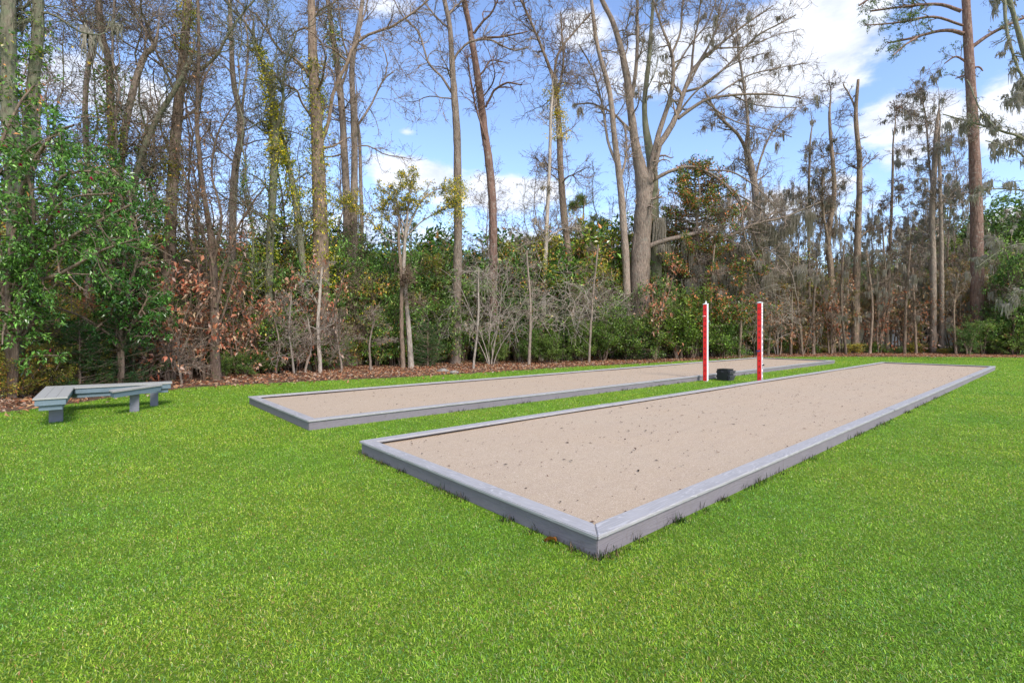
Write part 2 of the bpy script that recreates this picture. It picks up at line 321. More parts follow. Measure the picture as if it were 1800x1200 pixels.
def court(origin, label, joints_near, joints_far):
    r = empty('bocce_court', origin, RZ, label, 'bocce court', 'raised clay bocce courts')
    def side(length, jts, loc, rz):
        xs = [0]+jts+[length]
        for i in range(len(xs)-1):
            a, b_ = xs[i], xs[i+1]; ma = CAPW if i == 0 else .05; mb = CAPW if i == len(xs)-2 else -.05
            dz = 0 if i % 2 == 0 else -.003
            prism('cap_board', [(a+.0025, 0 if i % 2 == 0 else .006), (b_-.0025, 0 if i % 2 == 0 else .006), (b_-.0025-mb, CAPW), (a+.0025+ma, CAPW)], CZ-.028+dz, CZ+dz, M['cap'], r, .006, loc, rz, 3)
        t = .036; o = .022
        ys = [o]+[j+.1 for j in jts]+[length-o]
        for i in range(len(ys)-1):
            prism('side_board', [(ys[i]+.002, o), (ys[i+1]-.002, o), (ys[i+1]-.002-(t if i == len(ys)-2 else 0), o+t), (ys[i]+.002+(t if i == 0 else 0), o+t)], -.03, CZ-.029, M['fascia'], r, .003, loc, rz, 1)
    side(CL_, joints_near, (0, 0, 0), 0); side(CW, [], (CL_, 0, 0), math.pi/2)
    side(CL_, joints_far, (CL_, CW, 0), math.pi); side(CW, [], (0, CW, 0), -math.pi/2)
    n1_, n2_ = 60, 12; gx, gy = np.meshgrid(np.linspace(.055, CL_-.055, n1_), np.linspace(.055, CW-.055, n2_), indexing='ij')
    gz = .098+.006*np.sin(gx*1.3+gy)*np.cos(gy*2-gx*.4); gz[0, :] = gz[-1, :] = .1
    idx = np.arange(n1_*n2_).reshape(n1_, n2_); f = np.stack([idx[:-1, :-1], idx[1:, :-1], idx[1:, 1:], idx[:-1, 1:]], -1).reshape(-1, 4)
    link('clay_surface', np_mesh('clay_surface', np.stack([gx, gy, gz], -1), [f], None, True), M['clay'], r)
    return r
court(C0, 'wide clay bocce court in the foreground with pale grey board rim', [3.0, 7.9, 12.8, 17.7, 21], [4.9, 9.8, 14.7, 19.6])
court(B0, 'clay bocce court behind the front one, nearest to the woods', [4.2, 9.1, 14, 18.9], [4.9, 9.8, 14.7, 19.6])
def court_debris(origin, n, label):
    r_ = np.random.default_rng(int(n)); u = r_.random(n)*(CL_-.4)+.2; v = .2+r_.random(n)*(CW-.4)
    x = origin.x+u*U.x+v*Vd.x; y = origin.y+u*U.y+v*Vd.y; p = np.stack([x, y, np.full(n, .108)], -1)
    Bf = Buf(); sz = np.exp(r_.normal(size=n)*.5)
    d = norm(np.c_[r_.normal(size=(n, 2)), r_.normal(size=n)*.15]); s = np.clip(.023*sz, .009, .07)[:, None]; side = np.c_[-d[:, 1], d[:, 0], np.zeros(n)]
    V = np.stack([p, p+d*s*.5-side*s*.25+[0, 0, .004], p+d*s, p+d*s*.5+side*s*.25+[0, 0, .005]], 1); V[:, :, 2] += (s*.15*r_.random((n, 1)))
    i = np.arange(n)[:, None]*4; pal = np.array([(.03, .02, .015), (.06, .03, .02), (.015, .012, .01), (.14, .08, .045)]); Bf.add(V, [np.concatenate([i+np.array([[0, 1, 2]]), i+np.array([[0, 2, 3]])])], np.repeat(pal[r_.integers(0, 4, n)], 4, axis=0))
    tag(link('leaf_crumbs', Bf.mesh('leaf_crumbs'), M['leaf_dry']), label, 'leaf crumbs', None, 'stuff')
court_debris(C0, 1300, 'dark leaf crumbs scattered over the foreground bocce court'); court_debris(B0, 700, 'dark leaf crumbs scattered over the back bocce court')

# ------------------------------------------------------------------ grass
def mown_grass():
    zs = []
    r_ = np.random.default_rng(3)
    N = 1400000; D = 1.55+ (r_.random(N)**1.0)*0
    # sample depth with density rho(D) ~ min(1,(3.4/D)^1.7) over a fan
    Dg = np.linspace(1.5, 33, 600); rho = 25000*np.minimum(1, (2.8/Dg)**1.8); area = rho*Dg*2.3; cdf = np.cumsum(area)*(Dg[1]-Dg[0]); N = int(min(cdf[-1], 1900000))
    D = np.interp(r_.random(N)*cdf[-1], cdf, Dg); x = (r_.random(N)*2-1)*1.15*D; y = D
    ok = np.ones(N, bool)
    for o in (C0, B0):
        u, v = court_uv(x, y, o); ok &= ~((u > .0) & (u < CL_) & (v > .0) & (v < CW))
    x, y = x[ok], y[ok]; e, _ = edge_dist(x, y); k = e < -.02+r_.normal(size=len(x))*.06; x, y = x[k], y[k]; n = len(x)
    D = y; sc = np.maximum(1, D/3.2)**.62
    L = r_.uniform(.010, .023, n)*sc**.75; w = r_.uniform(.0018, .0038, n)*sc
    a = r_.random(n)*2*math.pi; tilt = r_.uniform(.35, 1.5, n)
    d = np.stack([np.cos(a)*np.sin(tilt), np.sin(a)*np.sin(tilt), np.cos(tilt)], -1); s = np.stack([-np.sin(a+r_.normal(size=n)*.5), np.cos(a), r_.normal(size=n)*.25], -1)
    b0 = np.stack([x, y, np.full(n, -.004)], -1); mid = b0+d*(L*.55)[:, None]; d2 = norm(d-np.array([0, 0, .45])); tipp = mid+d2*(L*.5)[:, None]; tipp[:, 2] = np.maximum(tipp[:, 2], .002)
    W2 = (w*.5)[:, None]*s
    V = np.stack([b0-W2, b0+W2, mid+W2*.9, tipp, mid-W2*.9], 1)
    i = np.arange(n)[:, None]*5
    pal = np.array([(.185, .350, .024, 32), (.265, .41, .038, 26), (.095, .205, .015, 14), (.37, .45, .08, 12), (.43, .43, .19, 5), (.38, .29, .12, 3), (.14, .30, .09, 8), (.32, .15, .05, .8)])
    c = pal[r_.choice(len(pal), n, p=pal[:, 3]/pal[:, 3].sum()), :3]
    f1 = np.sin(x*1.7+np.sin(y*1.1)*2)*np.cos(y*1.9+np.sin(x*.8)*1.5); f2 = np.sin(x*7.3+3*np.sin(y*3.1))*np.sin(y*6.1+2*np.sin(x*4.7)); f3 = np.sin(x*.63+1)*np.cos(y*.48+x*.2)
    c = c*np.exp(r_.normal(size=(n, 1))*.24+(.07*f1+.13*f2)[:, None]); c[:, 0] *= 1+.12*f1+.12*f3; c[:, 1] *= 1+.03*f3
    me = np_mesh('grass', V, [i+np.array([[0, 1, 2, 4]]), i+np.array([[4, 2, 3]])], np.repeat(np.clip(c, 0, .8), 5, axis=0))
    tag(link('grass', me, M['grass']), 'short mown green grass covering the whole lawn', 'grass', None, 'stuff')
mown_grass()
def weeds():
    r_ = np.random.default_rng(5); P = []
    def along(o, n, fn):
        cl = r_.random(n)
        for c_ in cl:
            s = fn(c_, r_); k = r_.integers(3, 16)
            for _ in range(k): P.append((s[0]+r_.normal()*.035, s[1]+r_.normal()*.02, s[2]*r_.uniform(.5, 1.2)))
    off = .012
    along(C0, 95, lambda t, r: ((C0+U*(t**1.8*13)-Vd*off).x, (C0+U*(t**1.8*13)-Vd*off).y, r.choice([.04, .06, .085])))
    along(C0, 60, lambda t, r: ((C0+Vd*(t*3.6)-U*off).x, (C0+Vd*(t*3.6)-U*off).y, r.choice([.03, .045, .065])))
    along(B0, 60, lambda t, r: ((B0+U*(2+t*14)-Vd*off).x, (B0+U*(2+t*14)-Vd*off).y, r.choice([.04, .06, .08])))
    P = np.array(P); n = len(P); a = r_.random(n)*2*math.pi; til = r_.uniform(.1, .8, n); L = P[:, 2]
    d = np.stack([np.cos(a)*np.sin(til), np.sin(a)*np.sin(til), np.cos(til)], -1); s = np.stack([-np.sin(a), np.cos(a), 0*a], -1)
    b0 = np.c_[P[:, :2], np.full(n, -.004)]; mid = b0+d*(L*.6)[:, None]; tp = mid+norm(d-[0, 0, .4])*(L*.5)[:, None]; w = s*(r_.uniform(.002, .0038, n))[:, None]
    V = np.stack([b0-w, b0+w, mid+w*.8, tp, mid-w*.8], 1); i = np.arange(n)[:, None]*5
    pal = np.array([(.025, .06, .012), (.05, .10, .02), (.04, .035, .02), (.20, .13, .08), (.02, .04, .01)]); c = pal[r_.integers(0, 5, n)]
    me = np_mesh('edge_weeds', V, [i+np.array([[0, 1, 2, 4]]), i+np.array([[4, 2, 3]])], np.repeat(c, 5, axis=0))
    tag(link('edge_weeds', me, M['grass']), 'dark untrimmed grass tufts along the court boards', 'weeds', None, 'stuff')
weeds()
# one curled brown leaf against the board near the front corner
def curled_leaf():
    n, k = 9, 5; V = []
    for i in range(n):
        t = i/(n-1); w = .032*math.sin(math.pi*min(1, t*.92+.06))**.7
        for j in range(k):
            s = (j/(k-1)-.5)*2; V.append(((t-.5)*.095, s*w, .012+.018*abs(s)**1.6+.012*math.sin(t*5)))
    idx = np.arange(n*k).reshape(n, k); f = np.stack([idx[:-1, :-1], idx[1:, :-1], idx[1:, 1:], idx[:-1, 1:]], -1).reshape(-1, 4)
    col = np.tile(np.array([(.42, .14, .04)]), (n*k, 1)); col[::3] *= .75
    p = pw(968, 948, 3.42); o = link('fallen_leaf', np_mesh('fallen_leaf', V, [f], col, True), M['leaf_dry']); o.location = (p[0]*3.3/3.42, 3.36, .004); o.rotation_euler = (.35, .1, 2.5)
    tag(o, 'single curled orange brown leaf against the board beside the front court corner', 'leaf')
curled_leaf()

# leaf litter band
PAL_LIT = [(.64, .31, .17, 6), (.42, .17, .09, 5), (.68, .42, .28, 3.5), (.20, .08, .05, 3.5), (.70, .50, .36, 1.8), (.10, .05, .03, 2)]
def litter():
    r_ = np.random.default_rng(9); n0 = 62000
    t = r_.random(n0)**.85*(len(ed)-2); i = t.astype(int); p = ed[i]+(ed[i+1]-ed[i])*(t-i)[:, None]; tg = norm(ed[np.minimum(i+4, len(ed)-1)]-ed[np.maximum(i-4, 0)]); nr = np.stack([-tg[:, 1], tg[:, 0]], -1)
    off = np.where(r_.random(n0) < .03, r_.normal(size=n0)*.5-.2, r_.random(n0)*6.0-.05)
    p = p+nr*off[:, None]; z = r_.random(n0)*.045+.002; z[off < 0] = .012
    V, f, c = leaves(np.c_[p, z], np.c_[r_.normal(size=(n0, 2)), r_.normal(size=n0)*.12], (.07, .15), .5, .35, 0, PAL_LIT, r_, .25)
    V = V.reshape(-1, 4, 3); zz = V[:, :, 2]; m0 = zz.mean(1, keepdims=True); V[:, :, 2] = z[:, None]+.03+(zz-m0)*.6
    V[:, :, 2] = np.maximum(V[:, :, 2], .0)
    tag(link('leaf_litter', np_mesh('leaf_litter', V, f, c), M['leaf_dry']), 'brown and orange fallen leaves along the edge of the woods', 'fallen leaves', None, 'stuff')
litter()

# ------------------------------------------------------------------ score posts
def text_mesh(s, size, mat, parent, name, loc, rot):
    cu = bpy.data.curves.new(name, 'FONT'); cu.body = s; cu.size = size; cu.align_x = 'CENTER'; cu.align_y = 'CENTER'; cu.extrude = .001
    t = bpy.data.objects.new(name, cu); C.objects.link(t); me = bpy.data.meshes.new_from_object(t.evaluated_get(bpy.context.evaluated_depsgraph_get())); bpy.data.objects.remove(t)
    o = link(name, me, mat, parent); o.location = loc; o.rotation_euler = rot; return o
def box(name, x0, x1, y0, y1, z0, z1, mat, parent, bev=.003, rz=0, loc=(0, 0, 0)):
    return prism(name, [(x0, y0), (x1, y0), (x1, y1), (x0, y1)], z0, z1, mat, parent, bev, loc, rz)
def score_post(loc, label, words, pegs, top_clip):
    r = empty('score_post', loc, RZ+math.radians(5), label, 'scoreboard post', 'painted score posts between the bocce courts')
    h = 2.30; w = .048
    box('post', -w, w, -w, w, -.1, h, M['white'], r)
    box('red_panel', -w-.010, -w-.0005, -w-.002, w+.008, .02, h-.01, M['red'], r, .002)       # faces back along the courts
    box('white_panel', -w-.002, w+.002, -w-.012, -w-.0025, .02, h-.005, M['white'], r, .002)
    box('green_panel', w+.0005, w+.012, -w-.0015, w+.008, .02, h-.01, M['green'], r, .002)
    box('back_panel', -w-.009, w+.011, w+.0085, w+.018, .02, h-.012, M['green'], r, .002)
    bm = bmesh.new(); q = .066; b_ = [bm.verts.new((x, y, h)) for x, y in ((-q, -q), (q, -q), (q, q), (-q, q))]; t_ = [bm.verts.new((x, y, h+.018)) for x, y in ((-q, -q), (q, -q), (q, q), (-q, q))]; a_ = bm.verts.new((0, 0, h+.042))
    bm.faces.new(b_[::-1])
    for i in range(4): bm.faces.new((b_[i], b_[(i+1) % 4], t_[(i+1) % 4], t_[i])); bm.faces.new((t_[i], t_[(i+1) % 4], a_))
    bmesh.ops.bevel(bm, geom=bm.edges[:], offset=.004, segments=1, affect='EDGES'); me = bpy.data.meshes.new('post_cap'); bm.to_mesh(me); bm.free(); link('post_cap', me, M['white'], r)
    for k in range(13):
        z = 2.14-k*.165
        text_mesh(str(13-k), .085, M['ink'], r, 'number', (-w-.0115, 0.004, z), (math.pi/2, 0, -math.pi/2))
    if words:
        for k in range(6):
            box('rule_line', -w-.009, w+.009, -w-.0135, -w-.0122, 2.19-k*.085, 2.199-k*.085, M['ink'], r, 0)
        rr = random.Random(4)
        for k in range(10):                                        # small stacked marks too fine to read in the photo
            bm = bmesh.new(); z = 1.66-k*.165
            for j in range(5):
                zz = z-j*.02; x0 = -.022 if rr.random() < .6 else -.032; x1 = .026 if rr.random() < .6 else .036
                vs_ = [bm.verts.new((x, -w-.0136, z_)) for x, z_ in ((x0, zz), (x1, zz), (x1, zz+.013), (x0, zz+.013))]; bm.faces.new(vs_)
                e_ = [bm.verts.new((x, -w-.0123, z_)) for x, z_ in ((x0, zz), (x1, zz), (x1, zz+.013), (x0, zz+.013))]; bm.faces.new(e_[::-1])
                for i in range(4): bm.faces.new((vs_[i], vs_[(i+1) % 4], e_[(i+1) % 4], e_[i]))
            me = bpy.data.meshes.new('word_mark'); bm.to_mesh(me); bm.free(); link('word_mark', me, M['ink'], r)
    for (ax, z, mat, ln) in pegs:
        if ax == 'red':
            o = box('score_peg', -w-.01-ln, -w-.0105, -.028, .028, z, z+.035, M[mat], r, .006)
        elif ax == 'back':
            o = box('score_peg', w+.0125, w+.012+ln, -.028, .028, z, z+.035, M[mat], r, .006)
        else:
            o = box('score_peg', -.02, .02, -w-.013-ln, -w-.0125, z, z+.04, M[mat], r, .006)
    if top_clip:
        t = np.linspace(0, 2*math.pi, 26); P = np.stack([.028*np.cos(t)+.01, .012*np.sin(2*t), .03*np.sin(t)+.075], -1)+np.array([0, 0, h]); P = np.vstack([[0, 0, h+.045], P])
        V, f = tubes(P, np.full(len(P), .008), 6); link('wire_clip', np_mesh('wire_clip', V, f, None, True), M['white'], r)
    return r
def uvp(u, v): q = C0+U*u+Vd*v; return (q.x, q.y, 0)
score_post(uvp(11.47, 5.22), 'red and white score post with plain white side, left of the black box', False, [('red', 1.93, 'pink', .13), ('back', 1.78, 'teal', .13)], True)
score_post(uvp(11.97, 3.86), 'red score post with dark marks on its white side, right of black box', True, [('red', .92, 'blue', .17), ('side', .52, 'black', .05)], False)

# black equipment box
def equip_box():
    p = pw(1276, 668, 14.94); r = empty('equipment_box', (p[0], p[1], 0), RZ, 'black plastic equipment box on the grass between the two score posts', 'box')
    def bx(name, x0, x1, y0, y1, z0, z1, mat='black', bev=.008): return box(name, x0, x1, y0, y1, z0, z1, M[mat], r, bev)
    bx('body', -.2, .2, -.14, .19, 0, .315)
    bx('lid', -.205, .215, -.15, .2, .317, .345, 'black', .01)
    bx('base_foot', -.17, .19, -.175, -.142, 0, .05, 'greyplastic')
    for z in (.06, .2):
        bx('side_drawer', -.16, .19, -.20, -.142, z, z+.10, 'greyplastic', .012)
        bx('drawer_lip', -.175, .205, -.215, -.202, z+.055, z+.1, 'greyplastic', .005)
        bx('back_handle', -.16, .12, .192, .235, z+.02, z+.085, 'black', .012)
    bx('latch', -.212, -.2015, -.02, .05, .25, .3, 'greyplastic', .003)
    return r
equip_box()

# ------------------------------------------------------------------ bench
def bench():
    bx_, by_ = -7.5, 8.9; r = empty('bench', (bx_, by_, 0), 0, 'low blue grey wooden bench with three angled seats at the edge of the woods', 'bench')
    L = lambda pts: [(x-bx_, y-by_) for x, y in pts]
    def inset(pts, d):
        n = len(pts); out = []
        cx = sum(p[0] for p in pts)/n; cy = sum(p[1] for p in pts)/n
        for i in range(n):
            p0, p1, p2 = Vector(pts[i-1]), Vector(pts[i]), Vector(pts[(i+1) % n]); e1 = (p1-p0).normalized(); e2 = (p2-p1).normalized(); n1_ = Vector((-e1.y, e1.x)); n2_ = Vector((-e2.y, e2.x))
            k = (n1_+n2_); k = k/max(.35, 1+n1_.dot(n2_)); out.append((p1.x+k.x*d, p1.y+k.y*d))
        return out
    left = L([(-7.27, 7.37), (-6.96, 7.62), (-8.03, 8.92), (-8.74, 9.12)])
    beam = L([(-8.74, 9.125), (-8.025, 8.925), (-6.87, 9.83), (-7.07, 10.12)])
    right = L([(-7.09, 8.55), (-6.84, 8.33), (-6.80, 9.46), (-7.0, 9.72)])
    for i, (pl, zt) in enumerate(((left, .452), (beam, .450), (right, .448))):
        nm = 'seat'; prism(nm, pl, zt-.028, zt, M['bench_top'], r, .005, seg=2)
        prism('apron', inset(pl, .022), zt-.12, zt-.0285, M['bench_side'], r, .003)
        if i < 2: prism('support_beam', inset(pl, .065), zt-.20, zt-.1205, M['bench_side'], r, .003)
    # seat plank gaps on the wide left seat
    for t in (.33, .66):
        a = Vector((left[0][0]*(1-t)+left[1][0]*t, left[0][1]*(1-t)+left[1][1]*t)); b_ = Vector((left[3][0]*(1-t)+left[2][0]*t, left[3][1]*(1-t)+left[2][1]*t)); d = (b_-a).normalized()*.03; nn = Vector((-d.y, d.x)).normalized()*.0012
        prism('plank_gap', [tuple(a+d-nn), tuple(a+d+nn), tuple(b_-d+nn), tuple(b_-d-nn)][::-1], .4515, .4532, M['gap'], r, 0)
    for (x, y, rz, w, zt) in ((-7.47, 7.97, math.radians(40), .085, .252), (-7.0, 9.02, math.radians(35), .07, .328), (-7.15, 9.72, math.radians(35), .065, .25)):
        prism('leg', [(-w, -.06), (w, -.06), (w, .06), (-w, .06)] if w > .08 else [(-w, -w), (w, -w), (w, w), (-w, w)], -.05, zt, M['bench_leg'], r, .004, (x-bx_, y-by_, 0), rz)
bench()

# rocks in the litter
def rocks():
    for (px, py, s, lab) in ((778, 655, .22, 'small grey rock among the leaves behind the back court'), (797, 656.5, .16, 'smaller grey rock beside the first one in the leaves')):
        D = HC*F/(py-585); bm = bmesh.new(); bmesh.ops.create_icosphere(bm, subdivisions=3, radius=s)
        rr = random.Random(px)
        ph = [rr.random()*6 for _ in range(4)]
        for v in bm.verts: v.co *= 1+.18*math.sin(v.co.x*17+ph[0])*math.cos(v.co.y*15+ph[1])+.08*math.sin(v.co.z*40+ph[2]); v.co.z *= .5
        me = bpy.data.meshes.new('rock'); bm.to_mesh(me); bm.free(); o = link('rock', me, M['rock']); o.location = ((px-900)/F*D, D, .04); tag(o, lab, 'rock', 'rocks in the leaf litter')
rocks()
m_ = (ed[:, 1] > 5) & (ed[:, 0]/ed[:, 1] > -1.6); epx = 900+F*ed[m_, 0]/ed[m_, 1]; o_ = np.argsort(epx); EPX = epx[o_]; EDD = ed[m_, 1][o_]
OFF = lambda px: float(np.interp(px, [0, 300, 700, 1000, 1400, 1800], [1.6, 2.0, 4.0, 4.4, 3.2, 3.2]))
# ------------------------------------------------------------------ vegetation
PAL_DARK = [(0.041, 0.102, 0.022, 5), (0.074, 0.156, 0.035, 4), (0.115, 0.204, 0.05, 2), (0.027, 0.06, 0.018, 3), (0.216, 0.24, 0.09, 0.6), (.34, .17, .08, .5), (.28, .26, .08, .5)]
PAL_MYRT = [(0.061, 0.131, 0.037, 5), (0.095, 0.181, 0.053, 4), (0.149, 0.237, 0.089, 2), (0.047, 0.088, 0.032, 3), (.30, .28, .14, .5)]
PAL_OLIVE = [(0.125, 0.156, 0.033, 5), (0.188, 0.204, 0.044, 4), (0.088, 0.12, 0.028, 3), (0.288, 0.252, 0.055, 1.5), (0.25, 0.12, 0.044, 1), (.38, .19, .09, .8)]
PAL_BRIGHT = [(.065, .12, .028, 5), (.10, .16, .04, 3), (.035, .07, .018, 4)]
PAL_CAM = [(0.04, 0.11, 0.025, 5), (0.069, 0.166, 0.042, 4), (0.115, 0.23, 0.07, 1.6), (0.023, 0.055, 0.014, 3)]
PAL_RUST = [(.66, .31, .17, 5), (.50, .20, .10, 4), (.74, .44, .28, 2.5), (.28, .11, .055, 2)]
PAL_MAG = [(0.046, 0.09, 0.022, 5), (0.078, 0.132, 0.033, 3), (0.26, 0.12, 0.055, 2.2), (0.39, 0.192, 0.088, 1), (0.026, 0.042, 0.013, 3)]
PAL_YEL = [(0.368, 0.34, 0.03, 5), (0.224, 0.23, 0.03, 4), (0.08, 0.119, 0.03, 3), (0.44, 0.391, 0.05, 1.2)]
PAL_IVY = [(.12, .17, .02, 4), (.22, .24, .03, 3), (.06, .10, .02, 3), (.36, .30, .05, .8)]
PAL_PINE = [(0.127, 0.165, 0.04, 4), (0.196, 0.22, 0.06, 3), (0.081, 0.11, 0.03, 3)]
PAL_MOSS = [(0.585, 0.533, 0.419, 4), (0.43, 0.395, 0.306, 4), (0.6, 0.56, 0.5, 2)]
PAL_BUD = [(.10, .06, .04, 4), (.17, .10, .06, 3), (.10, .11, .04, 2)]
PAL_RED = [(.25, .10, .09, 4), (.16, .08, .07, 3), (.30, .16, .13, 1)]
PAL_BARK = None
def zlab(px):
    for lim, s in ((130, 'behind the left seat of the bench'), (300, 'behind the right end of the bench'), (440, 'between the bench and the back court'), (600, 'behind the near corner of the back court'),
                   (760, 'behind the left part of the back court'), (930, 'behind the middle of the back court'), (1100, 'left of the big forked tree'), (1240, 'behind the left score post'),
                   (1360, 'behind the right score post'), (1480, 'behind the far end of the back court'), (1640, 'beyond the far end of the front court'), (1760, 'beside the tall pine at right'), (5000, 'at the right edge of the lawn')):
        if px < lim: return s
def cz(px): return F/math.hypot(F, px-900)      # a round trunk off to the side projects wider: correct its radius
class Plant:
    """collects parts relative to a base point"""
    def __init__(s, seed): s.rg = np.random.default_rng(seed); s.parts = {}
    def buf(s, n, mat):
        if n not in s.parts: s.parts[n] = (Buf(), mat)
        return s.parts[n][0]
    def build(s, name, loc, label, cat, group=None, base=None):
        r = empty(name, loc, 0, label, cat, group)
        for n, (b, mat) in s.parts.items():
            if base is not None: b.V = [v-np.array(base) for v in b.V]
            link(n, b.mesh(n, smooth=(n in ('trunk', 'stems'))), M[mat], r)
        return r
def copy_plant(src, loc, rz, sc, label, group=None, lean=0.0):
    c = src.copy(); C.objects.link(c); c.location = loc; c.rotation_euler = (lean, lean*.6, rz); c.scale = sc; c['label'] = label
    if group: c['group'] = group
    for ch in src.children:
        d = ch.copy(); C.objects.link(d); d.parent = c
    return c
def moss_clumps(pts, rg, ln=(.25, .9), strands=18, spread=.075):
    n = len(pts); k = strands; B_ = n*k; base = np.repeat(pts, k, axis=0)+rg.normal(size=(B_, 3))*np.array([spread, spread, .02])
    L = np.repeat(rg.uniform(ln[0], ln[1], n), k)*rg.uniform(.35, 1, B_); m = 5; P = np.zeros((B_, m, 3)); P[:, 0] = base
    for j in range(1, m): P[:, j] = P[:, j-1]+np.stack([rg.normal(size=B_)*.028, rg.normal(size=B_)*.028, -L/(m-1)], -1)
    R = np.tile(np.array([.010, .023, .021, .015, .005]), (B_, 1))*np.exp(rg.normal(size=(B_, 1))*.3)
    V, f = tubes(P, R, 3); pal = np.array(PAL_MOSS); c = np.minimum(pal[rg.choice(3, n), :3]*np.exp(rg.normal(size=(n, 1))*.12), [[.52, .47, .39]])
    return V, f, np.repeat(c, k*m*3, axis=0)

# ---- traced trees: every one gets a real trunk at its own distance; pixel columns only fix its direction and lean
def tree(seed, D, pts, limbs=(), mat='bark_grey', label='', twigs=(26, 150, 700), reach=(2.0, 4.0), ivy=(), moss=0, buds=1700, budpal=PAL_BUD, tmin=.35, top=None, ddrift=0.0, budsize=(.03, .07), tw=.0045, name='tree', group=None, leafy=None, bunches=(), up=.2, cat='tree', trop=.03):
    """pts: (px, py, width_px) from bottom to top"""
    if seed < 100 and seed not in (8, 31, 32, 33) and pts[0][0] > 250: D = max(D, float(np.interp(pts[0][0], EPX, EDD))+OFF(pts[0][0])+1.2)
    p = Plant(seed); rg = p.rg
    tw = max(tw, D*.00031)
    by = 585+HC*F/D; x0, w0 = pts[0][0], pts[0][2]
    full = [(x0-(pts[1][0]-x0)*.1, by+4, w0*1.25), (x0, by-12, w0*1.08)]+[q for q in pts if q[1] < by-25]
    if pts[-1][1] <= 30:                                    # goes on above the frame
        a, b_ = pts[-2], pts[-1]; sx = (b_[0]-a[0])/(a[1]-b_[1]+1e-6)
        full.append((b_[0]+sx*120, b_[1]-130, b_[2]*.75)); full.append((b_[0]+sx*200, b_[1]-260, b_[2]*.4))
    elif seed < 100 and seed != 26: a, b_ = full[-2], full[-1]; full.append((b_[0]+(b_[0]-a[0])*.3+3, b_[1]-38, 2.2)); full.append((b_[0]+(b_[0]-a[0])*.5, b_[1]-70, .8))
    dd = rg.normal()*.3+ddrift
    def to3(q, t): d = D+dd*t; return (*pw(q[0], q[1], d), q[2]*.5/F*d*cz(q[0]))
    n = len(full); W3 = [to3(q, i/(n-1)) for i, q in enumerate(full)]
    S = spline(W3, max(14, n*6)); S[:, 0] += np.cumsum(rg.normal(size=len(S))*.006); S[:, 3] = np.maximum(S[:, 3], .012)*(1+rg.normal(size=len(S))*.035)
    S[0, 2] = -.06; tb = p.buf('trunk', mat); V, f = tubes(S[:, :3], S[:, 3], 12); tb.add(V, f)
    base = np.array([S[0, 0], S[0, 1], 0.])
    LP, LR = [S[:, :3]], [S[:, 3]]
    lb = None
    for lm in limbs:
        dz = rg.normal()*.9
        W3 = [(*pw(q[0], q[1], D+dd*.5+dz*(i/(len(lm)-1))), q[2]*.4/F*D*cz(q[0])) for i, q in enumerate(lm)]
        Q = spline(W3, 18); Q[:, :3] += np.cumsum(rg.normal(size=(18, 3))*.012, axis=0); Q[:, 3] = np.maximum(Q[:, 3], .009)
        lb = p.buf('trunk', mat); V, f = tubes(Q[:, :3], Q[:, 3], 8); lb.add(V, f); LP.append(Q[:, :3]); LR.append(Q[:, 3])
    # common resample for growth
    K = 16; P0 = np.stack([np.stack([np.interp(np.linspace(0, 1, K), np.linspace(0, 1, len(a)), a[:, j]) for j in range(3)], -1) for a in LP]); R0 = np.stack([np.interp(np.linspace(0, 1, K), np.linspace(0, 1, len(a)), a) for a in LR])
    a_, b_, c_ = twigs; b_ = int(b_*1.6); c_ = int(c_*2.4)
    # trunk spawn only above tmin
    P1, R1 = grow(P0, R0, a_, reach, (30, 75), .27, 10, trop, .2, tmin, .010, up, rg)
    if lb is None: lb = p.buf('trunk', mat)
    V, f = tubes(P1, R1, 5); lb.add(V, f)
    PB = np.concatenate([P1]+[np.stack([np.interp(np.linspace(.2, 1, 10), np.linspace(0, 1, len(q)), q[:, j]) for j in range(3)], -1)[None] for q in LP[1:]]); RB = np.concatenate([R1]+[np.interp(np.linspace(.2, 1, 10), np.linspace(0, 1, len(q)), q)[None] for q in LR[1:]])
    P2, R2 = grow(PB, RB, b_, (reach[0]*.4, reach[1]*.45), (25, 65), .5, 8, .03, .22, .15, tw*1.3, .15, rg)
    P3, R3 = grow(P2, R2, c_, (reach[0]*.16, reach[1]*.2), (20, 60), .55, 5, .04, .2, .1, tw, .1, rg)
    tb2 = p.buf('crown', mat)
    for P_, R_, k in ((P2, R2, 4), (P3, R3, 3)): V, f = tubes(P_, R_, k); tb2.add(V, f)
    if buds:
        q, d = on_twigs(P3, buds, rg, .02); V, f, c = leaves(q, d, budsize, .5, .3, .2, budpal, rg); p.buf('buds', 'leaf_dry').add(V, f, c)
    if leafy:
        nl, sz, pal, lm_ = leafy; q, d = on_twigs(P3, nl, rg, .04); V, f, c = leaves(q, d, sz, .45, .3, .2, pal, rg); p.buf('leaves', lm_).add(V, f, c)
    for (y0, y1, cnt, pal, rad) in ivy:
        cnt = int(cnt*1.7); rad = rad*1.7
        i = rg.integers(0, len(S)-1, 6000); z0, z1 = pw(0, y1, D)[2], pw(0, y0, D)[2]; lo, hi = min(z0, z1), max(z0, z1)
        zt = rg.uniform(lo, hi, cnt); zt = zt+np.sin(zt*5)*.12; cx = np.interp(zt, S[:, 2], S[:, 0]); cy = np.interp(zt, S[:, 2], S[:, 1]); cr_ = np.interp(zt, S[:, 2], S[:, 3])
        th = rg.random(cnt)*6.283; rd = cr_+np.abs(rg.normal(size=cnt))*rad*(.5+.5*np.sin(zt*4+seed)**2)
        q = np.stack([cx+np.cos(th)*rd, cy+np.sin(th)*rd, zt], -1); V, f, c = leaves(q, np.stack([np.cos(th), np.sin(th), 0*th], -1), (.06, .13), .55, .3, .3, pal, rg); p.buf('ivy', 'leaf').add(V, f, c)
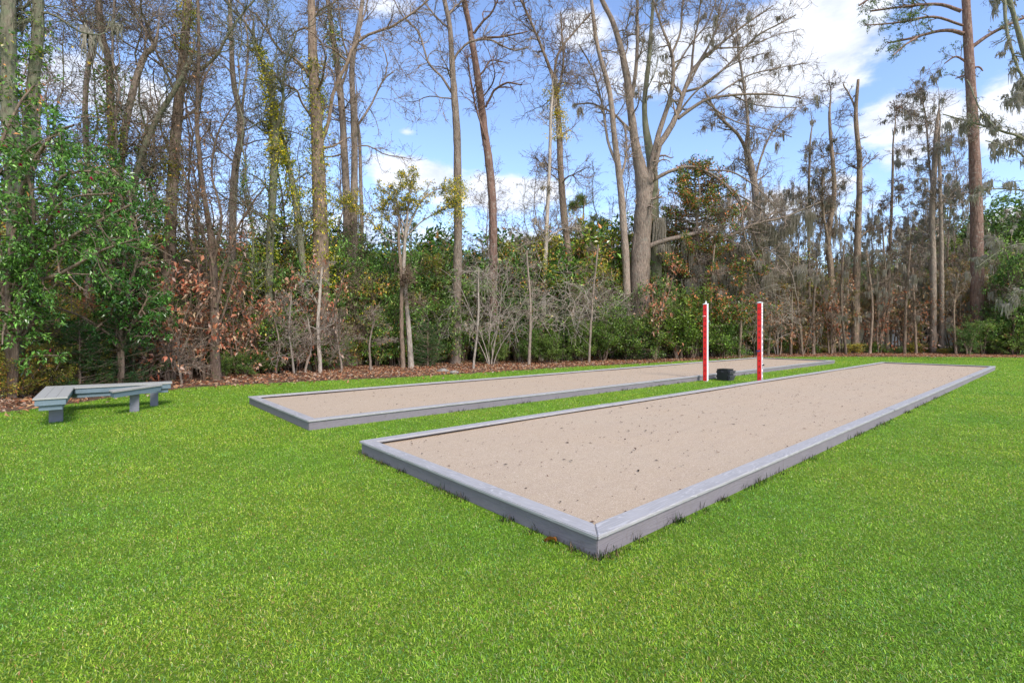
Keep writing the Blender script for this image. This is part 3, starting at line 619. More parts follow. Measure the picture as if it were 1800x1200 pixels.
    if bunches:
        q = np.array([pw(x+rg.normal()*4, y+rg.normal()*3, D+rg.normal()*.3) for x, y, l in bunches for _ in range(5)]); V, f, c = moss_clumps(q, rg, (.5, 1.7), 30, .14); p.buf('hanging_moss', 'moss').add(V, f, c)
    if moss:
        q, _ = on_twigs(np.concatenate([P2]), moss, rg, 0); V, f, c = moss_clumps(q, rg); p.buf('hanging_moss', 'moss').add(V, f, c)
    return p.build(name, tuple(base), label, cat, group, base)

T = tree
T(1, 11.0, [(24, 640, 40), (28, 400, 38), (18, 200, 34), (14, 0, 30)], mat='bark_mossy', label='thick mossy trunk nearest the left edge of the photo', twigs=(14, 90, 420), moss=14, ivy=[(60, 360, 500, PAL_DARK, .12)], tmin=.5)
T(2, 11.6, [(40, 640, 27), (45, 400, 27), (55, 200, 25), (66, 60, 24), (67, 0, 22)], mat='bark_mossy', label='mossy trunk just right of the thick trunk at the left edge', twigs=(14, 90, 420), moss=16, ivy=[(30, 300, 400, PAL_DARK, .1)], tmin=.5)
T(3, 14.6, [(156, 600, 13), (157, 380, 12), (150, 200, 11), (157, 110, 10)], [[(157, 112, 9), (166, 90, 7), (150, 50, 6), (128, 10, 5), (110, -40, 3)], [(157, 112, 9), (170, 80, 7), (176, 40, 6), (172, -30, 4)]], 'bark_grey', 'slim grey tree forking low in the sky left of the twin ivy trunks', (16, 110, 520), ivy=[(200, 420, 500, PAL_DARK, .14)])
T(4, 14.9, [(200, 620, 20), (203, 400, 19), (197, 230, 16), (193, 115, 14), (180, 60, 12), (174, 0, 10)], [[(193, 120, 8), (170, 100, 6), (160, 80, 5), (148, 40, 4), (120, -10, 3)]], 'bark_brown', 'straight ivy clad tree behind the bench', (18, 120, 560), ivy=[(120, 480, 1500, PAL_DARK, .22)])
T(5, 15.2, [(208, 500, 17), (215, 290, 15), (234, 175, 14), (258, 100, 12), (276, 82, 9)], [[(272, 84, 8), (262, 60, 6), (240, 30, 5), (215, -20, 4)], [(274, 82, 7), (258, 40, 5), (245, 0, 4)], [(255, 105, 6), (258, 70, 5), (262, 30, 3)]], 'bark_grey', 'bent grey tree leaning right from beside the ivy clad trunk', (18, 120, 560))
T(6, 15.0, [(224, 520, 13), (232, 350, 13), (248, 270, 12), (276, 205, 11), (306, 155, 10), (330, 110, 9)], [[(325, 120, 9), (352, 125, 8), (382, 98, 7), (400, 60, 6), (445, 0, 4)]], 'bark_mossy', 'slanting tree crossing the tall trunk left of centre', (16, 110, 520))
T(7, 16.0, [(292, 600, 24), (300, 420, 22), (311, 260, 20), (323, 140, 18), (331, 60, 16), (336, 0, 14)], [[(318, 180, 8), (285, 110, 6), (255, 50, 5), (215, -10, 3)]], 'bark_brown', 'tall brown trunk with ivy patches rising behind the rust coloured leaves', (24, 150, 700), ivy=[(0, 90, 350, PAL_IVY, .1), (250, 420, 500, PAL_IVY, .12)])
T(8, 15.2, [(380, 640, 19), (376, 500, 15), (371, 420, 12), (356, 320, 9), (347, 200, 8), (352, 80, 6), (350, 0, 5)],
  [[(378, 540, 9), (395, 480, 7), (412, 420, 6), (440, 370, 5), (470, 330, 3)], [(376, 520, 8), (368, 450, 7), (345, 380, 6), (330, 320, 5), (310, 250, 3)], [(374, 470, 7), (388, 380, 6), (372, 300, 5), (385, 220, 4), (420, 160, 3)]],
  'bark_dark', 'dark many limbed young tree between the bench and the back court', (30, 180, 800), (1.2, 2.8), leafy=(260, (.08, .14), PAL_RUST, 'leaf_dry'), tmin=.2)
T(9, 19.0, [(406, 560, 15), (408, 400, 14), (412, 300, 13), (424, 220, 12), (410, 140, 10), (406, 60, 8), (404, 0, 7)], [[(422, 225, 7), (430, 150, 6), (435, 80, 5), (428, 10, 3)]], 'bark_grey', 'pale grey trunk behind the dark young tree', (20, 130, 620))
T(10, 17.5, [(470, 620, 17), (476, 450, 15), (484, 300, 14), (486, 240, 14), (478, 160, 12), (462, 100, 10), (450, 70, 8)], [[(452, 75, 8), (435, 45, 6), (405, 10, 5), (385, -40, 3)], [(486, 235, 9), (497, 180, 7), (500, 120, 5), (520, 60, 3)]], 'bark_mossy', 'yellow ivy covered trunk leaning left beside the thickest central left trunk', (20, 130, 620), ivy=[(90, 300, 1300, PAL_YEL, .12), (300, 520, 600, PAL_IVY, .14)])
T(11, 17.9, [(540, 620, 13), (532, 470, 12), (520, 350, 11), (505, 280, 10), (490, 215, 8)], (), 'bark_mossy', 'leaning ivy trunk crossing just left of the thickest central left trunk', (8, 60, 300), ivy=[(230, 400, 900, PAL_IVY, .14)])
T(12, 17.0, [(566, 620, 31), (564, 450, 29), (560, 330, 25), (556, 200, 21), (551, 110, 18), (547, 0, 14)],
  [[(566, 250, 8), (578, 215, 8), (585, 170, 8), (598, 135, 8), (612, 108, 8), (622, 80, 7), (645, 60, 6), (690, 45, 5), (735, 15, 4), (775, -20, 3)], [(548, 140, 7), (530, 115, 6), (495, 92, 6), (475, 65, 5), (452, 30, 4)], [(546, 205, 6), (530, 180, 5), (520, 160, 5), (500, 150, 4), (470, 120, 3)]],
  'bark_brown', 'thickest trunk left of centre, bark patched with ivy', (26, 170, 800), ivy=[(100, 330, 900, PAL_IVY, .12), (330, 500, 900, PAL_IVY, .2)])
T(13, 21.0, [(612, 560, 15), (610, 400, 15), (605, 300, 13), (598, 180, 12), (590, 110, 11), (580, 40, 9), (574, 0, 8)], [[(596, 165, 6), (610, 110, 5), (600, 60, 4), (590, 0, 3)]], 'bark_grey', 'left one of the close grey pair of trunks right of the thickest trunk', (18, 120, 560), ivy=[(20, 110, 400, PAL_IVY, .12)])
T(14, 21.2, [(622, 560, 15), (622, 400, 14), (623, 250, 12), (619, 120, 10), (628, 60, 9), (637, 0, 7)], [[(628, 222, 5), (645, 195, 5), (660, 170, 4), (676, 137, 4), (692, 126, 2)], [(676, 140, 3), (680, 110, 3), (672, 80, 2)], [(627, 60, 5), (640, 20, 4), (650, -20, 3)]], 'bark_grey', 'right one of the close grey pair of trunks, with bare limb over the blue gap', (16, 90, 420))
T(15, 22.0, [(636, 560, 8), (635, 400, 7), (632, 260, 6), (626, 200, 5)], (), 'bark_grey', 'thin trunk hugging the right side of the grey pair', (6, 50, 240))
T(16, 22.0, [(801, 620, 17), (804, 450, 15), (804, 350, 14), (803, 240, 13), (797, 150, 11), (790, 50, 9), (780, 0, 8)],
  [[(796, 165, 6), (778, 135, 5), (757, 112, 5), (748, 85, 4), (738, 55, 4), (712, 30, 3), (690, -10, 2)], [(797, 108, 6), (810, 88, 5), (830, 72, 5), (862, 70, 4), (900, 88, 3), (930, 85, 2)], [(788, 48, 5), (765, 25, 4), (740, -10, 3)], [(790, 25, 5), (805, 10, 4), (830, -10, 3)]],
  'bark_grey', 'tall straight trunk right of the blue gap with yellow flowering vine at its foot', (14, 90, 420), ivy=[(310, 400, 450, PAL_YEL, .16)], tmin=.5)
T(17, 22.3, [(868, 560, 15), (868, 400, 14), (862, 300, 14), (852, 220, 13), (842, 140, 12), (828, 50, 10), (818, 0, 9)],
  [[(853, 190, 5), (868, 158, 5), (890, 145, 4), (915, 150, 3)], [(834, 60, 6), (850, 40, 5), (870, 20, 4), (885, -10, 3)], [(840, 70, 6), (862, 64, 5), (890, 62, 4), (930, 55, 3)], [(862, 270, 5), (845, 220, 4), (830, 140, 4), (825, 100, 3)]],
  'bark_red', 'reddish barked trunk leaning left near the centre', (16, 100, 460), tmin=.5)
T(18, 21.0, [(952, 610, 10), (955, 500, 9), (960, 380, 7), (964, 290, 6), (966, 200, 5)], [[(957, 430, 4), (985, 405, 3), (1010, 400, 2)], [(956, 470, 4), (935, 430, 3), (905, 400, 2)]], 'bark_pale', 'thin pale moss hung sapling trunk left of the big forked tree', (22, 130, 560), (.8, 2.2), moss=18, tmin=.25)
T(19, 25.0, [(1004, 600, 14), (1001, 480, 13), (992, 380, 12), (987, 300, 11), (984, 220, 10), (976, 155, 9)], [[(978, 165, 8), (965, 120, 7), (945, 70, 6), (930, 35, 5), (908, -10, 4)], [(979, 160, 7), (975, 115, 6), (985, 85, 5), (1010, 55, 4), (1040, 20, 3)], [(980, 165, 6), (990, 120, 5), (988, 70, 4), (985, 20, 3)]],
  'bark_brown', 'reddish twigged tree with a yellow ivy column left of the big forked tree', (24, 170, 900), budpal=PAL_RED, buds=2200, ivy=[(155, 250, 900, PAL_YEL, .2)], tmin=.5)
T(20, 24.0, [(1124, 620, 40), (1124, 500, 36), (1130, 400, 32), (1132, 330, 29), (1120, 262, 17), (1111, 200, 14), (1106, 150, 13), (1095, 90, 11), (1080, 40, 9), (1060, 0, 8)],
  [[(1205, 160, 5), (1232, 110, 4), (1262, 50, 3), (1290, -10, 2)], [(1190, 205, 5), (1222, 165, 4), (1280, 120, 3), (1345, 95, 2)], [(1222, 120, 5), (1255, 60, 4), (1270, 0, 3)], [(1250, 172, 4), (1300, 140, 4), (1360, 120, 3), (1420, 110, 2)], [(1182, 130, 5), (1205, 90, 4), (1240, 45, 3), (1262, -10, 2)], [(1280, 165, 4), (1330, 185, 3), (1385, 190, 2), (1420, 185, 1.5)], [(1235, 175, 4), (1285, 210, 3), (1340, 225, 2.5), (1390, 240, 2)], [(1260, 85, 4), (1320, 80, 3), (1370, 60, 2), (1410, 50, 1.5)], [(1116, 520, 18), (1117, 450, 18), (1124, 400, 17), (1140, 350, 15), (1150, 300, 12), (1160, 262, 9)], [(1112, 170, 9), (1120, 110, 8), (1122, 50, 7), (1121, -30, 5)], [(1140, 325, 18), (1146, 290, 15), (1152, 268, 13), (1175, 232, 14), (1190, 205, 12), (1205, 160, 10), (1222, 120, 8), (1260, 85, 6), (1310, 45, 5), (1360, 10, 3)],
   [(1146, 285, 14), (1158, 235, 12), (1175, 180, 10), (1182, 130, 9), (1178, 90, 7), (1160, 45, 5), (1145, 0, 4)], [(1192, 208, 8), (1215, 190, 8), (1245, 172, 7), (1290, 165, 6), (1340, 163, 5), (1410, 170, 3)],
   [(1205, 160, 6), (1235, 150, 6), (1280, 110, 5), (1330, 60, 4), (1400, 20, 3)], [(1215, 130, 6), (1220, 80, 5), (1230, 30, 4), (1235, -20, 3)], [(1178, 100, 6), (1195, 60, 5), (1200, 10, 4), (1210, -30, 3)],
   [(1122, 470, 14), (1136, 436, 12), (1162, 424, 11), (1205, 414, 10), (1240, 408, 9), (1272, 418, 8), (1320, 395, 6), (1375, 382, 5), (1440, 355, 3)],
   [(1146, 318, 9), (1175, 302, 8), (1205, 293, 7), (1235, 298, 6), (1275, 325, 5), (1310, 370, 4), (1335, 430, 3)], [(1130, 500, 8), (1165, 498, 6), (1210, 488, 5), (1245, 500, 4)], [(1112, 235, 7), (1095, 215, 6), (1072, 195, 5), (1040, 182, 4), (1010, 185, 3)], [(1112, 210, 6), (1102, 170, 5), (1096, 145, 4)], [(1235, 298, 5), (1262, 330, 4), (1272, 400, 3), (1290, 470, 3)], [(1262, 315, 5), (1300, 345, 4), (1312, 420, 3), (1345, 480, 2)], [(1285, 335, 4), (1340, 370, 4), (1375, 430, 3), (1420, 480, 2)], [(1245, 300, 4), (1290, 305, 4), (1340, 340, 3), (1385, 400, 2)], [(1225, 296, 4), (1232, 350, 3), (1222, 420, 3), (1232, 470, 2)], [(1262, 408, 5), (1300, 440, 4), (1330, 500, 3), (1340, 540, 2)], [(1290, 408, 4), (1340, 430, 3), (1385, 470, 3), (1400, 520, 2)], [(1210, 414, 4), (1240, 450, 3), (1262, 500, 2)]],
  'bark_grey', 'big forked grey tree with a long low limb reaching right toward the posts', (95, 620, 3000), (1.5, 4.4), moss=60, tmin=.45, buds=600, bunches=[(1210, 425, 1), (1262, 480, 1), (1275, 490, 1), (1288, 485, 1), (1252, 475, 1), (1300, 480, 1), (1310, 430, 1), (1335, 420, 1), (1360, 400, 1), (1345, 445, 1), (1215, 495, 1), (1382, 395, 1), (1170, 430, 1), (1268, 470, 1), (1282, 475, 1), (1296, 478, 1), (1330, 385, 1), (1352, 392, 1), (1395, 378, 1), (1405, 470, 1), (1345, 478, 1), (1375, 430, 1), (1420, 372, 1), (1225, 470, 1), (1160, 385, 1)])
T(21, 25.0, [(1158, 620, 26), (1152, 480, 24), (1148, 380, 21), (1146, 300, 18), (1132, 200, 10), (1140, 100, 8), (1146, 20, 6)], (), 'bark_mossy', 'grey trunk standing right behind the big forked tree', (14, 90, 420), moss=20, tmin=.5)
T(22, 26.0, [(1104, 560, 14), (1098, 430, 13), (1091, 330, 12), (1080, 240, 10), (1071, 160, 9), (1050, 80, 7), (1038, 0, 6)], [[(1089, 300, 7), (1068, 250, 6), (1060, 190, 5), (1045, 130, 4), (1020, 80, 3)], [(1090, 320, 6), (1100, 270, 5), (1095, 220, 4)]], 'bark_grey', 'slender grey tree leaning left beside the big forked tree', (22, 140, 700))
T(23, 28.0, [(1342, 600, 17), (1338, 450, 16), (1331, 360, 14), (1322, 300, 12), (1313, 265, 11)], [[(1315, 270, 9), (1300, 240, 8), (1275, 215, 7), (1258, 195, 6), (1240, 160, 4)], [(1314, 265, 8), (1314, 215, 7), (1306, 150, 6), (1298, 100, 5), (1295, 40, 3)], [(1325, 320, 6), (1340, 270, 5), (1360, 230, 4), (1400, 190, 3)]], 'bark_grey', 'forked moss hung tree behind the right score post', (28, 190, 1000), (1.5, 4.0), moss=36)
T(24, 30.0, [(1423, 560, 6), (1422, 400, 5), (1424, 260, 4)], (), 'bark_grey', 'very thin straight stem between the score post and the far court end', (14, 90, 460), (1, 2.4), moss=14)
T(25, 32.0, [(1463, 600, 13), (1460, 480, 12), (1455, 420, 10), (1466, 340, 9), (1461, 260, 7), (1457, 205, 5)], [[(1458, 440, 7), (1448, 370, 6), (1447, 300, 4)]], 'bark_brown', 'slender twiggy tree beyond the far end of the back court', (30, 200, 1000), (1.2, 3.4), moss=26)
T(26, 31.0, [(1503, 620, 15), (1505, 500, 14), (1509, 380, 12), (1511, 290, 10), (1504, 200, 8), (1508, 140, 5)], [[(1504, 195, 5), (1496, 172, 4), (1482, 145, 3)], [(1511, 300, 4), (1525, 285, 3), (1545, 270, 2)]], 'bark_brown', 'lone straight snag with broken top right of the far court end', (10, 60, 260), (.8, 2.6), moss=4, tmin=.3)
T(27, 33.0, [(1640, 600, 12), (1641, 470, 12), (1640, 380, 11), (1644, 290, 11), (1648, 222, 8)], [[(1640, 350, 6), (1632, 280, 5), (1625, 200, 4), (1612, 165, 3)], [(1643, 330, 5), (1670, 350, 4), (1695, 330, 3)]], 'bark_grey', 'moss draped tree just left of the tall pine', (34, 220, 1000), (1.4, 4.0), moss=90, tmin=.35)
T(28, 33.5, [(1656, 600, 9), (1655, 450, 8), (1652, 330, 7), (1650, 250, 5)], (), 'bark_grey', 'thin trunk close beside the moss draped tree', (12, 80, 300), moss=26)
T(30, 31.5, [(1558, 600, 7), (1563, 450, 6), (1568, 330, 5), (1570, 250, 3)], (), 'bark_dark', 'thin dark sapling between the snag and the moss draped tree', (24, 150, 700), (.8, 2.2), leafy=(500, (.06, .11), PAL_RUST, 'leaf_dry'), moss=16)
T(31, 20.0, [(722, 640, 10), (714, 540, 8), (710, 480, 7), (712, 430, 6), (716, 385, 4)], [[(713, 420, 5), (700, 380, 4), (684, 345, 3), (668, 330, 2)], [(714, 410, 5), (735, 360, 4), (765, 335, 3), (800, 328, 2)], [(712, 430, 4), (680, 420, 3), (640, 380, 3), (600, 350, 2)], [(716, 390, 4), (718, 350, 3), (722, 325, 2)], [(714, 415, 4), (745, 385, 3), (780, 365, 3), (806, 350, 2)], [(713, 400, 4), (695, 365, 3), (700, 335, 2)], [(713, 425, 3), (690, 395, 3), (672, 370, 2)], [(735, 362, 3), (745, 335, 2), (752, 322, 2)]],
  'bark_pale', 'small crooked tree topped with yellow green vine behind the back court', (50, 260, 800), (.5, 1.3), leafy=(8000, (.06, .11), [(.07, .10, .03, 4), (.12, .15, .03, 3), (.25, .25, .03, 2.5), (.46, .40, .03, 2)], 'leaf'), tmin=.78, buds=0)
T(32, 19.6, [(708, 640, 8), (706, 560, 7), (706, 480, 6), (700, 420, 5)], (), 'bark_brown', 'thin dark stem beside the small crooked tree', (10, 60, 260), (.6, 1.5))
# saplings at the front of the thicket (pale thin stems)
for i, (bx0, tx, ty, D, w) in enumerate(((485, 482, 560, 17.0, 4), (516, 512, 520, 17.0, 4), (537, 540, 560, 17.0, 4), (563, 568, 470, 17.4, 7), (651, 655, 560, 18.6, 4), (832, 842, 470, 19.5, 4), (930, 926, 440, 21.5, 5), (1036, 1052, 430, 23, 4), (318, 312, 600, 13.4, 4), (600, 590, 560, 18, 3), (1240, 1256, 430, 27, 5), (1300, 1310, 420, 28, 5), (1390, 1394, 460, 31, 5), (1430, 1436, 470, 32, 6), (1486, 1484, 430, 32, 5), (1530, 1524, 440, 33, 5), (1590, 1600, 430, 33, 6), (1610, 1604, 470, 33, 5), (1680, 1684, 480, 32, 5), (1745, 1750, 470, 32, 5), (1780, 1772, 480, 31, 5), (1410, 1404, 420, 31, 4), (1548, 1552, 400, 34, 5), (1350, 1346, 470, 30, 5))):
    by = 585+HC*F/D; m_ = (bx0+tx)/2+random.Random(i).uniform(-8, 8)
    T(100+i, D, [(bx0, by-14, w), (m_, (by+ty)/2, w*.85), (tx, ty, w*.6)], (), 'bark_pale' if bx0 in (563, 516, 832) else 'bark_grey' if bx0 < 1200 else 'bark_brown', 'thin bare sapling '+zlab(bx0), (10, 50, 200), (.5, 1.6), tmin=.3, buds=120, name='sapling', group='thin saplings '+zlab(bx0), moss=0 if bx0 < 1200 else 5)

# ---- tall pine at right, and the moss hung tree just outside the frame whose limbs reach in
def tall_pine():
    p = Plant(29); rg = p.rg; D = 33.
    W3 = [(*pw(x, y, D), w*.5/F*D*.74) for x, y, w in ((1720, 627, 30), (1718, 560, 26), (1717, 400, 24), (1712, 250, 21), (1705, 130, 19), (1698, 0, 16), (1694, -120, 13), (1690, -240, 7))]
    S = spline(W3, 60); S[0, 2] = -.05; S[:, 3] *= 1+rg.normal(size=60)*.02; V, f = tubes(S[:, :3], S[:, 3], 16); p.buf('trunk', 'bark_red').add(V, f)
    lims = [[(1694, 60, 7), (1672, 54, 6), (1645, 56, 5), (1600, 68, 4), (1560, 76, 3)], [(1612, 66, 4), (1590, 80, 3), (1570, 98, 2)], [(1690, 20, 6), (1650, 8, 5), (1590, 12, 4), (1530, 20, 3)], [(1706, 85, 7), (1735, 64, 6), (1770, 45, 5), (1815, 25, 4)],
            [(1692, 45, 4), (1640, 30, 4), (1580, 40, 3), (1520, 45, 2)], [(1690, -20, 6), (1640, -40, 5), (1560, -20, 4), (1510, 10, 3)], [(1700, 110, 4), (1680, 100, 3), (1660, 112, 2)], [(1704, 130, 4), (1690, 135, 3), (1680, 138, 2)], [(1700, -10, 6), (1740, -20, 5), (1790, 0, 4)], [(1704, 120, 3), (1720, 118, 3), (1728, 125, 2)]]
    LP = []; LR = []
    for i, lm in enumerate(lims):
        dz = rg.normal()*1.2; Q = spline([(*pw(x, y, D+dz*j/(len(lm)-1)), w*.5/F*D) for j, (x, y, w) in enumerate(lm)], 14); V, f = tubes(Q[:, :3], Q[:, 3], 7); p.buf('trunk', 'bark_grey').add(V, f); LP.append(Q[:, :3]); LR.append(Q[:, 3])
    P1, R1 = grow(np.stack(LP), np.stack(LR), 130, (.6, 1.6), (25, 60), .45, 6, .02, .16, .25, .009, .1, rg); P2, R2 = grow(P1, R1, 520, (.25, .6), (25, 60), .5, 5, .02, .2, .25, .007, .1, rg)
    for P_, R_ in ((P1, R1), (P2, R2)): V, f = tubes(P_, R_, 4); p.buf('crown', 'bark_grey').add(V, f)
    q, d = on_twigs(P2, 6500, rg, .05, .4); V, f, c = leaves(q, d, (.07, .15), .38, .3, .0, [(.055, .10, .04, 5), (.09, .14, .06, 3), (.03, .05, .02, 3), (.15, .18, .08, 1)], rg); p.buf('leaves', 'leaf').add(V, f, c)
    base = np.array([S[0, 0], S[0, 1], 0]); return p.build('pine_tree', tuple(base), 'tall reddish trunked pine rising out of the frame near the right edge', 'tree', None, base)
tall_pine()
T(33, 24.0, [(1860, 640, 24), (1850, 400, 22), (1835, 200, 18), (1800, 90, 12), (1775, 0, 9)],
  [[(1845, 300, 9), (1800, 245, 8), (1765, 232, 7), (1735, 222, 6), (1700, 214, 5), (1655, 202, 3)], [(1765, 0, 9), (1770, 60, 8), (1782, 110, 7), (1800, 150, 6), (1810, 170, 5)], [(1840, 330, 6), (1795, 275, 5), (1765, 260, 4), (1730, 250, 3)], [(1845, 360, 6), (1800, 335, 5), (1760, 332, 4), (1720, 335, 3)], [(1700, 140, 3), (1722, 190, 4), (1748, 225, 4)], [(1845, 450, 6), (1800, 430, 5), (1760, 440, 4), (1715, 470, 3)], [(1848, 560, 5), (1815, 520, 5), (1785, 512, 4), (1770, 530, 3)], [(1840, 200, 5), (1800, 172, 4), (1765, 175, 3)]],
  'bark_mossy', 'grey tree at the right edge whose moss hung limbs reach in front of the pine', (26, 160, 620), (1.0, 2.6), moss=110, tmin=.3, leafy=(300, (.05, .09), PAL_DARK, 'leaf'))
for lab_px, D, x in ((0, 0, 0),):
    pass

# ---- shrub prototypes ------------------------------------------------
def shrub_plant(seed, h=2.6, r=1.2, stems=8, l1=60, l2=420, nleaf=9000, size=(.04, .07), pal=PAL_DARK, mat='leaf', aspect=.42, bark='bark_brown', flowers=0, droop=.1, low=.1, twl=(.25, .55), berry=None, jit=.05):
    p = Plant(seed); rg = p.rg
    P0 = np.zeros((stems, 9, 3)); R0 = np.zeros((stems, 9))
    for i in range(stems):
        a = rg.random()*6.283; hh = h*rg.uniform(.6, 1.0); sp = r*rg.uniform(.2, .7); t = np.linspace(0, 1, 9)
        P0[i, :, 0] = np.cos(a)*(sp*t**1.4+.08)+np.cumsum(rg.normal(size=9)*.025); P0[i, :, 1] = np.sin(a)*(sp*t**1.4+.08)+np.cumsum(rg.normal(size=9)*.025); P0[i, :, 2] = hh*t-.03; R0[i] = .03*(1-.8*t)*h/2.6+.006
    P1, R1 = grow(P0, R0, l1, (r*.5, r*1.05), (35, 85), .5, 7, .06, .12, low, .008, .15, rg); P2, R2 = grow(*( (P1, R1) if low > .3 else (np.concatenate([P1, P0[:, 2:]]), np.concatenate([R1, R0[:, 2:]])) ), l2, twl, (25, 70), .5, 5, .05, .15, .15, .004, .15, rg)
    st = p.buf('stems', bark)
    for P_, R_, k in ((P0, R0, 6), (P1, R1, 4), (P2, R2, 3)): V, f = tubes(P_, R_, k); st.add(V, f)
    q, d = on_twigs(P2, nleaf, rg, jit, .45); V, f, c = leaves(q, d, size, aspect, .28, droop, pal, rg, .42); p.buf('leaves', mat).add(V, f, c)
    if flowers:
        q, d = on_twigs(P2, flowers, rg, .03, .6); q = np.repeat(q, 7, axis=0); V, f, c = leaves(q, norm(rg.normal(size=q.shape)), (.03, .045), .8, .4, 0, [(.45, .01, .04, 3), (.55, .04, .09, 1)], rg, .15); p.buf('flowers', 'leaf_dry').add(V, f, c)
    return p
protos = {}
def place(kind, spots, builder, name, desc, cat, gname):
    """build each variant at its first spot, copy for the rest"""
    vs_ = builder; done = []
    for i, (px, D, h, rs) in enumerate(spots):
        k = i % len(vs_); x = (px-900)/F*D; lab = desc+' '+zlab(px); g = gname+' '+zlab(px); rr = random.Random(int(px*7+D*13)); base_h = vs_[k][1]
        s = h/base_h; sw = s*rs
        if i < len(vs_):
            o = vs_[k][0].build(name, (x, D, 0), lab, cat, g); o.rotation_euler.z = rr.random()*6.28; o.scale = (sw, sw, s); done.append(o)
        else: copy_plant(done[k], (x, D, 0), rr.random()*6.28, (sw, sw, s), lab, g)
def row(px0, px1, off0, off1, hpx, n, seed, rs=(.9, 1.2), hj=.15):
    """spots behind the lawn edge; hpx(px) = wanted pixel row of the top"""
    r_ = random.Random(seed); out = []
    for i in range(n):
        px = px0+(px1-px0)*(i+.5+r_.uniform(-.35, .35))/n
        De = np.interp(px, EPX, EDD); D = De+OFF(px)+r_.uniform(off0, off1)
        top = hpx(px)+r_.uniform(-1, 1)*hj*100; h = max(.6, HC+(585-top)/F*D); out.append((px, D, h, r_.uniform(*rs)))
    return out
prof = lambda xs, ys: (lambda px: float(np.interp(px, xs, ys)))

A = [(shrub_plant(201+i, 2.6, 1.15, 8, 60, 420, 7000, (.055, .10), PAL_MYRT), 2.6) for i in range(3)]
sp = row(-40, 1320, 1.6, 3.6, prof([0, 300, 450, 620, 700, 800, 960, 1100, 1200, 1330], [520, 500, 450, 430, 440, 470, 460, 470, 480, 500]), 26, 11)
sp += [(620, 22, 5.4, .62), (660, 22.5, 5.0, .7), (760, 23.5, 4.8, .7), (585, 22, 5.0, .6), (690, 21.3, 3.6, .9), (790, 23, 3.2, .9), (1180, 28, 4.2, .8), (1260, 29, 4, .8), (1792, 31.5, 7, .6), (1770, 34.5, 7.5, .6), (1702, 31.6, 2.2, .9), (1728, 31.8, 2.6, .9), (1750, 32, 3.0, .9), (1815, 31, 8, .6)]
place('myrtle', sp, A, 'evergreen_shrub', 'dense grey green evergreen shrub', 'shrub', 'grey green evergreen shrubs')
A = [(shrub_plant(211+i, 2.2, 1.15, 7, 55, 380, 5600, (.065, .12), PAL_DARK, 'leaf_gloss'), 2.2) for i in range(3)]
sp = row(-60, 1400, .6, 1.6, prof([0, 250, 1400], [600, 575, 575]), 26, 12, (.9, 1.2), .3)+row(-60, 1340, 4, 8, prof([0, 250, 600, 1000, 1350, 1500, 1800], [430, 430, 430, 420, 470, 520, 500]), 24, 13)
place('dark', sp, A, 'broadleaf_shrub', 'dark green broadleaf shrub', 'shrub', 'dark broadleaf shrubs')
A = [(shrub_plant(221+i, 3.4, 1.3, 6, 70, 460, 6000, (.055, .10), PAL_OLIVE, 'leaf'), 3.4) for i in range(3)]
sp = row(60, 1480, 1.8, 8, prof([0, 200, 450, 620, 800, 950, 1060, 1200, 1350, 1500, 1800], [400, 420, 430, 460, 450, 400, 420, 400, 450, 480, 450]), 34, 14)
sp += [(-10, 10.2, 1.5, 1.3), (35, 10.7, 1.2, 1.3), (75, 11.2, 1.4, 1.3), (118, 11.9, 1.2, 1.3), (160, 12.5, 1.5, 1.2), (205, 13.3, 1.3, 1.2), (250, 14.4, 1.5, 1.2), (60, 12.6, 2.4, 1), (130, 13.4, 2.6, 1), (15, 11.8, 2.2, 1), (190, 14.4, 2.8, 1), (1400, 33.5, 2.2, 1), (1455, 34, 2, 1), (1610, 34.5, 2.2, 1)]
place('olive', sp, A, 'young_tree', 'loose olive green young tree', 'tree', 'olive green young trees')
A = [(shrub_plant(231+i, 1.8, 1.0, 8, 50, 400, 8500, (.045, .08), PAL_BRIGHT, 'leaf', .5), 1.8) for i in range(2)]
sp = [(1020, 24.2, 1.8, 1.2), (965, 23.0, 1.5, 1.2), (1060, 25, 2.2, 1.3), (1105, 25.6, 2.5, 1.2), (1150, 26.2, 2.5, 1.2), (1190, 26.6, 3.0, 1.3), (1215, 27.0, 3.1, 1.2), (1270, 28.5, 2.4, 1.2), (930, 22.8, 1.2, 1.1), (390, 15.6, .8, 1.0), (470, 17, .9, 1.2), (430, 16.2, .9, 1.1), (870, 22, 1.1, 1.0), (1330, 30.5, 1.7, 1.2), (1790, 31, 2.0, 1.2), (1755, 31.5, 1.3, 1.2)]
place('bright', sp, A, 'bright_shrub', 'low fresh green shrub', 'shrub', 'fresh green shrubs')
A = [(shrub_plant(241+i, 3.0, 1.5, 4, 46, 260, 430, (.10, .17), PAL_RUST, 'leaf_dry', .5, 'bark_brown', 0, .5), 3.0) for i in range(3)]
sp = [(300, 14.6, 3.6, 1.0), (255, 14.0, 4.4, .8), (330, 15.2, 2.4, 1), (420, 16.6, 3.0, .9), (450, 17.2, 3.4, .9), (500, 18.4, 4.4, .7), (560, 18.6, 4.2, .6), (360, 15.3, 4.6, .8), (230, 13.4, 2.6, 1), (1150, 25.5, 5.2, .6), (1460, 33, 5.0, .8), (1410, 32, 4.4, .8), (1590, 34, 4.6, .9), (1690, 33, 3.8, .9), (1540, 34, 4.4, .8), (1370, 31, 4.6, .8), (1330, 30, 3.6, .8), (1770, 31.5, 3.0, .9), (520, 18, 2.0, 1), (60, 11.5, 1.6, 1)]
place('rust', sp, A, 'rust_leaved_sapling', 'sapling holding rust brown winter leaves', 'tree', 'rust leaved saplings')
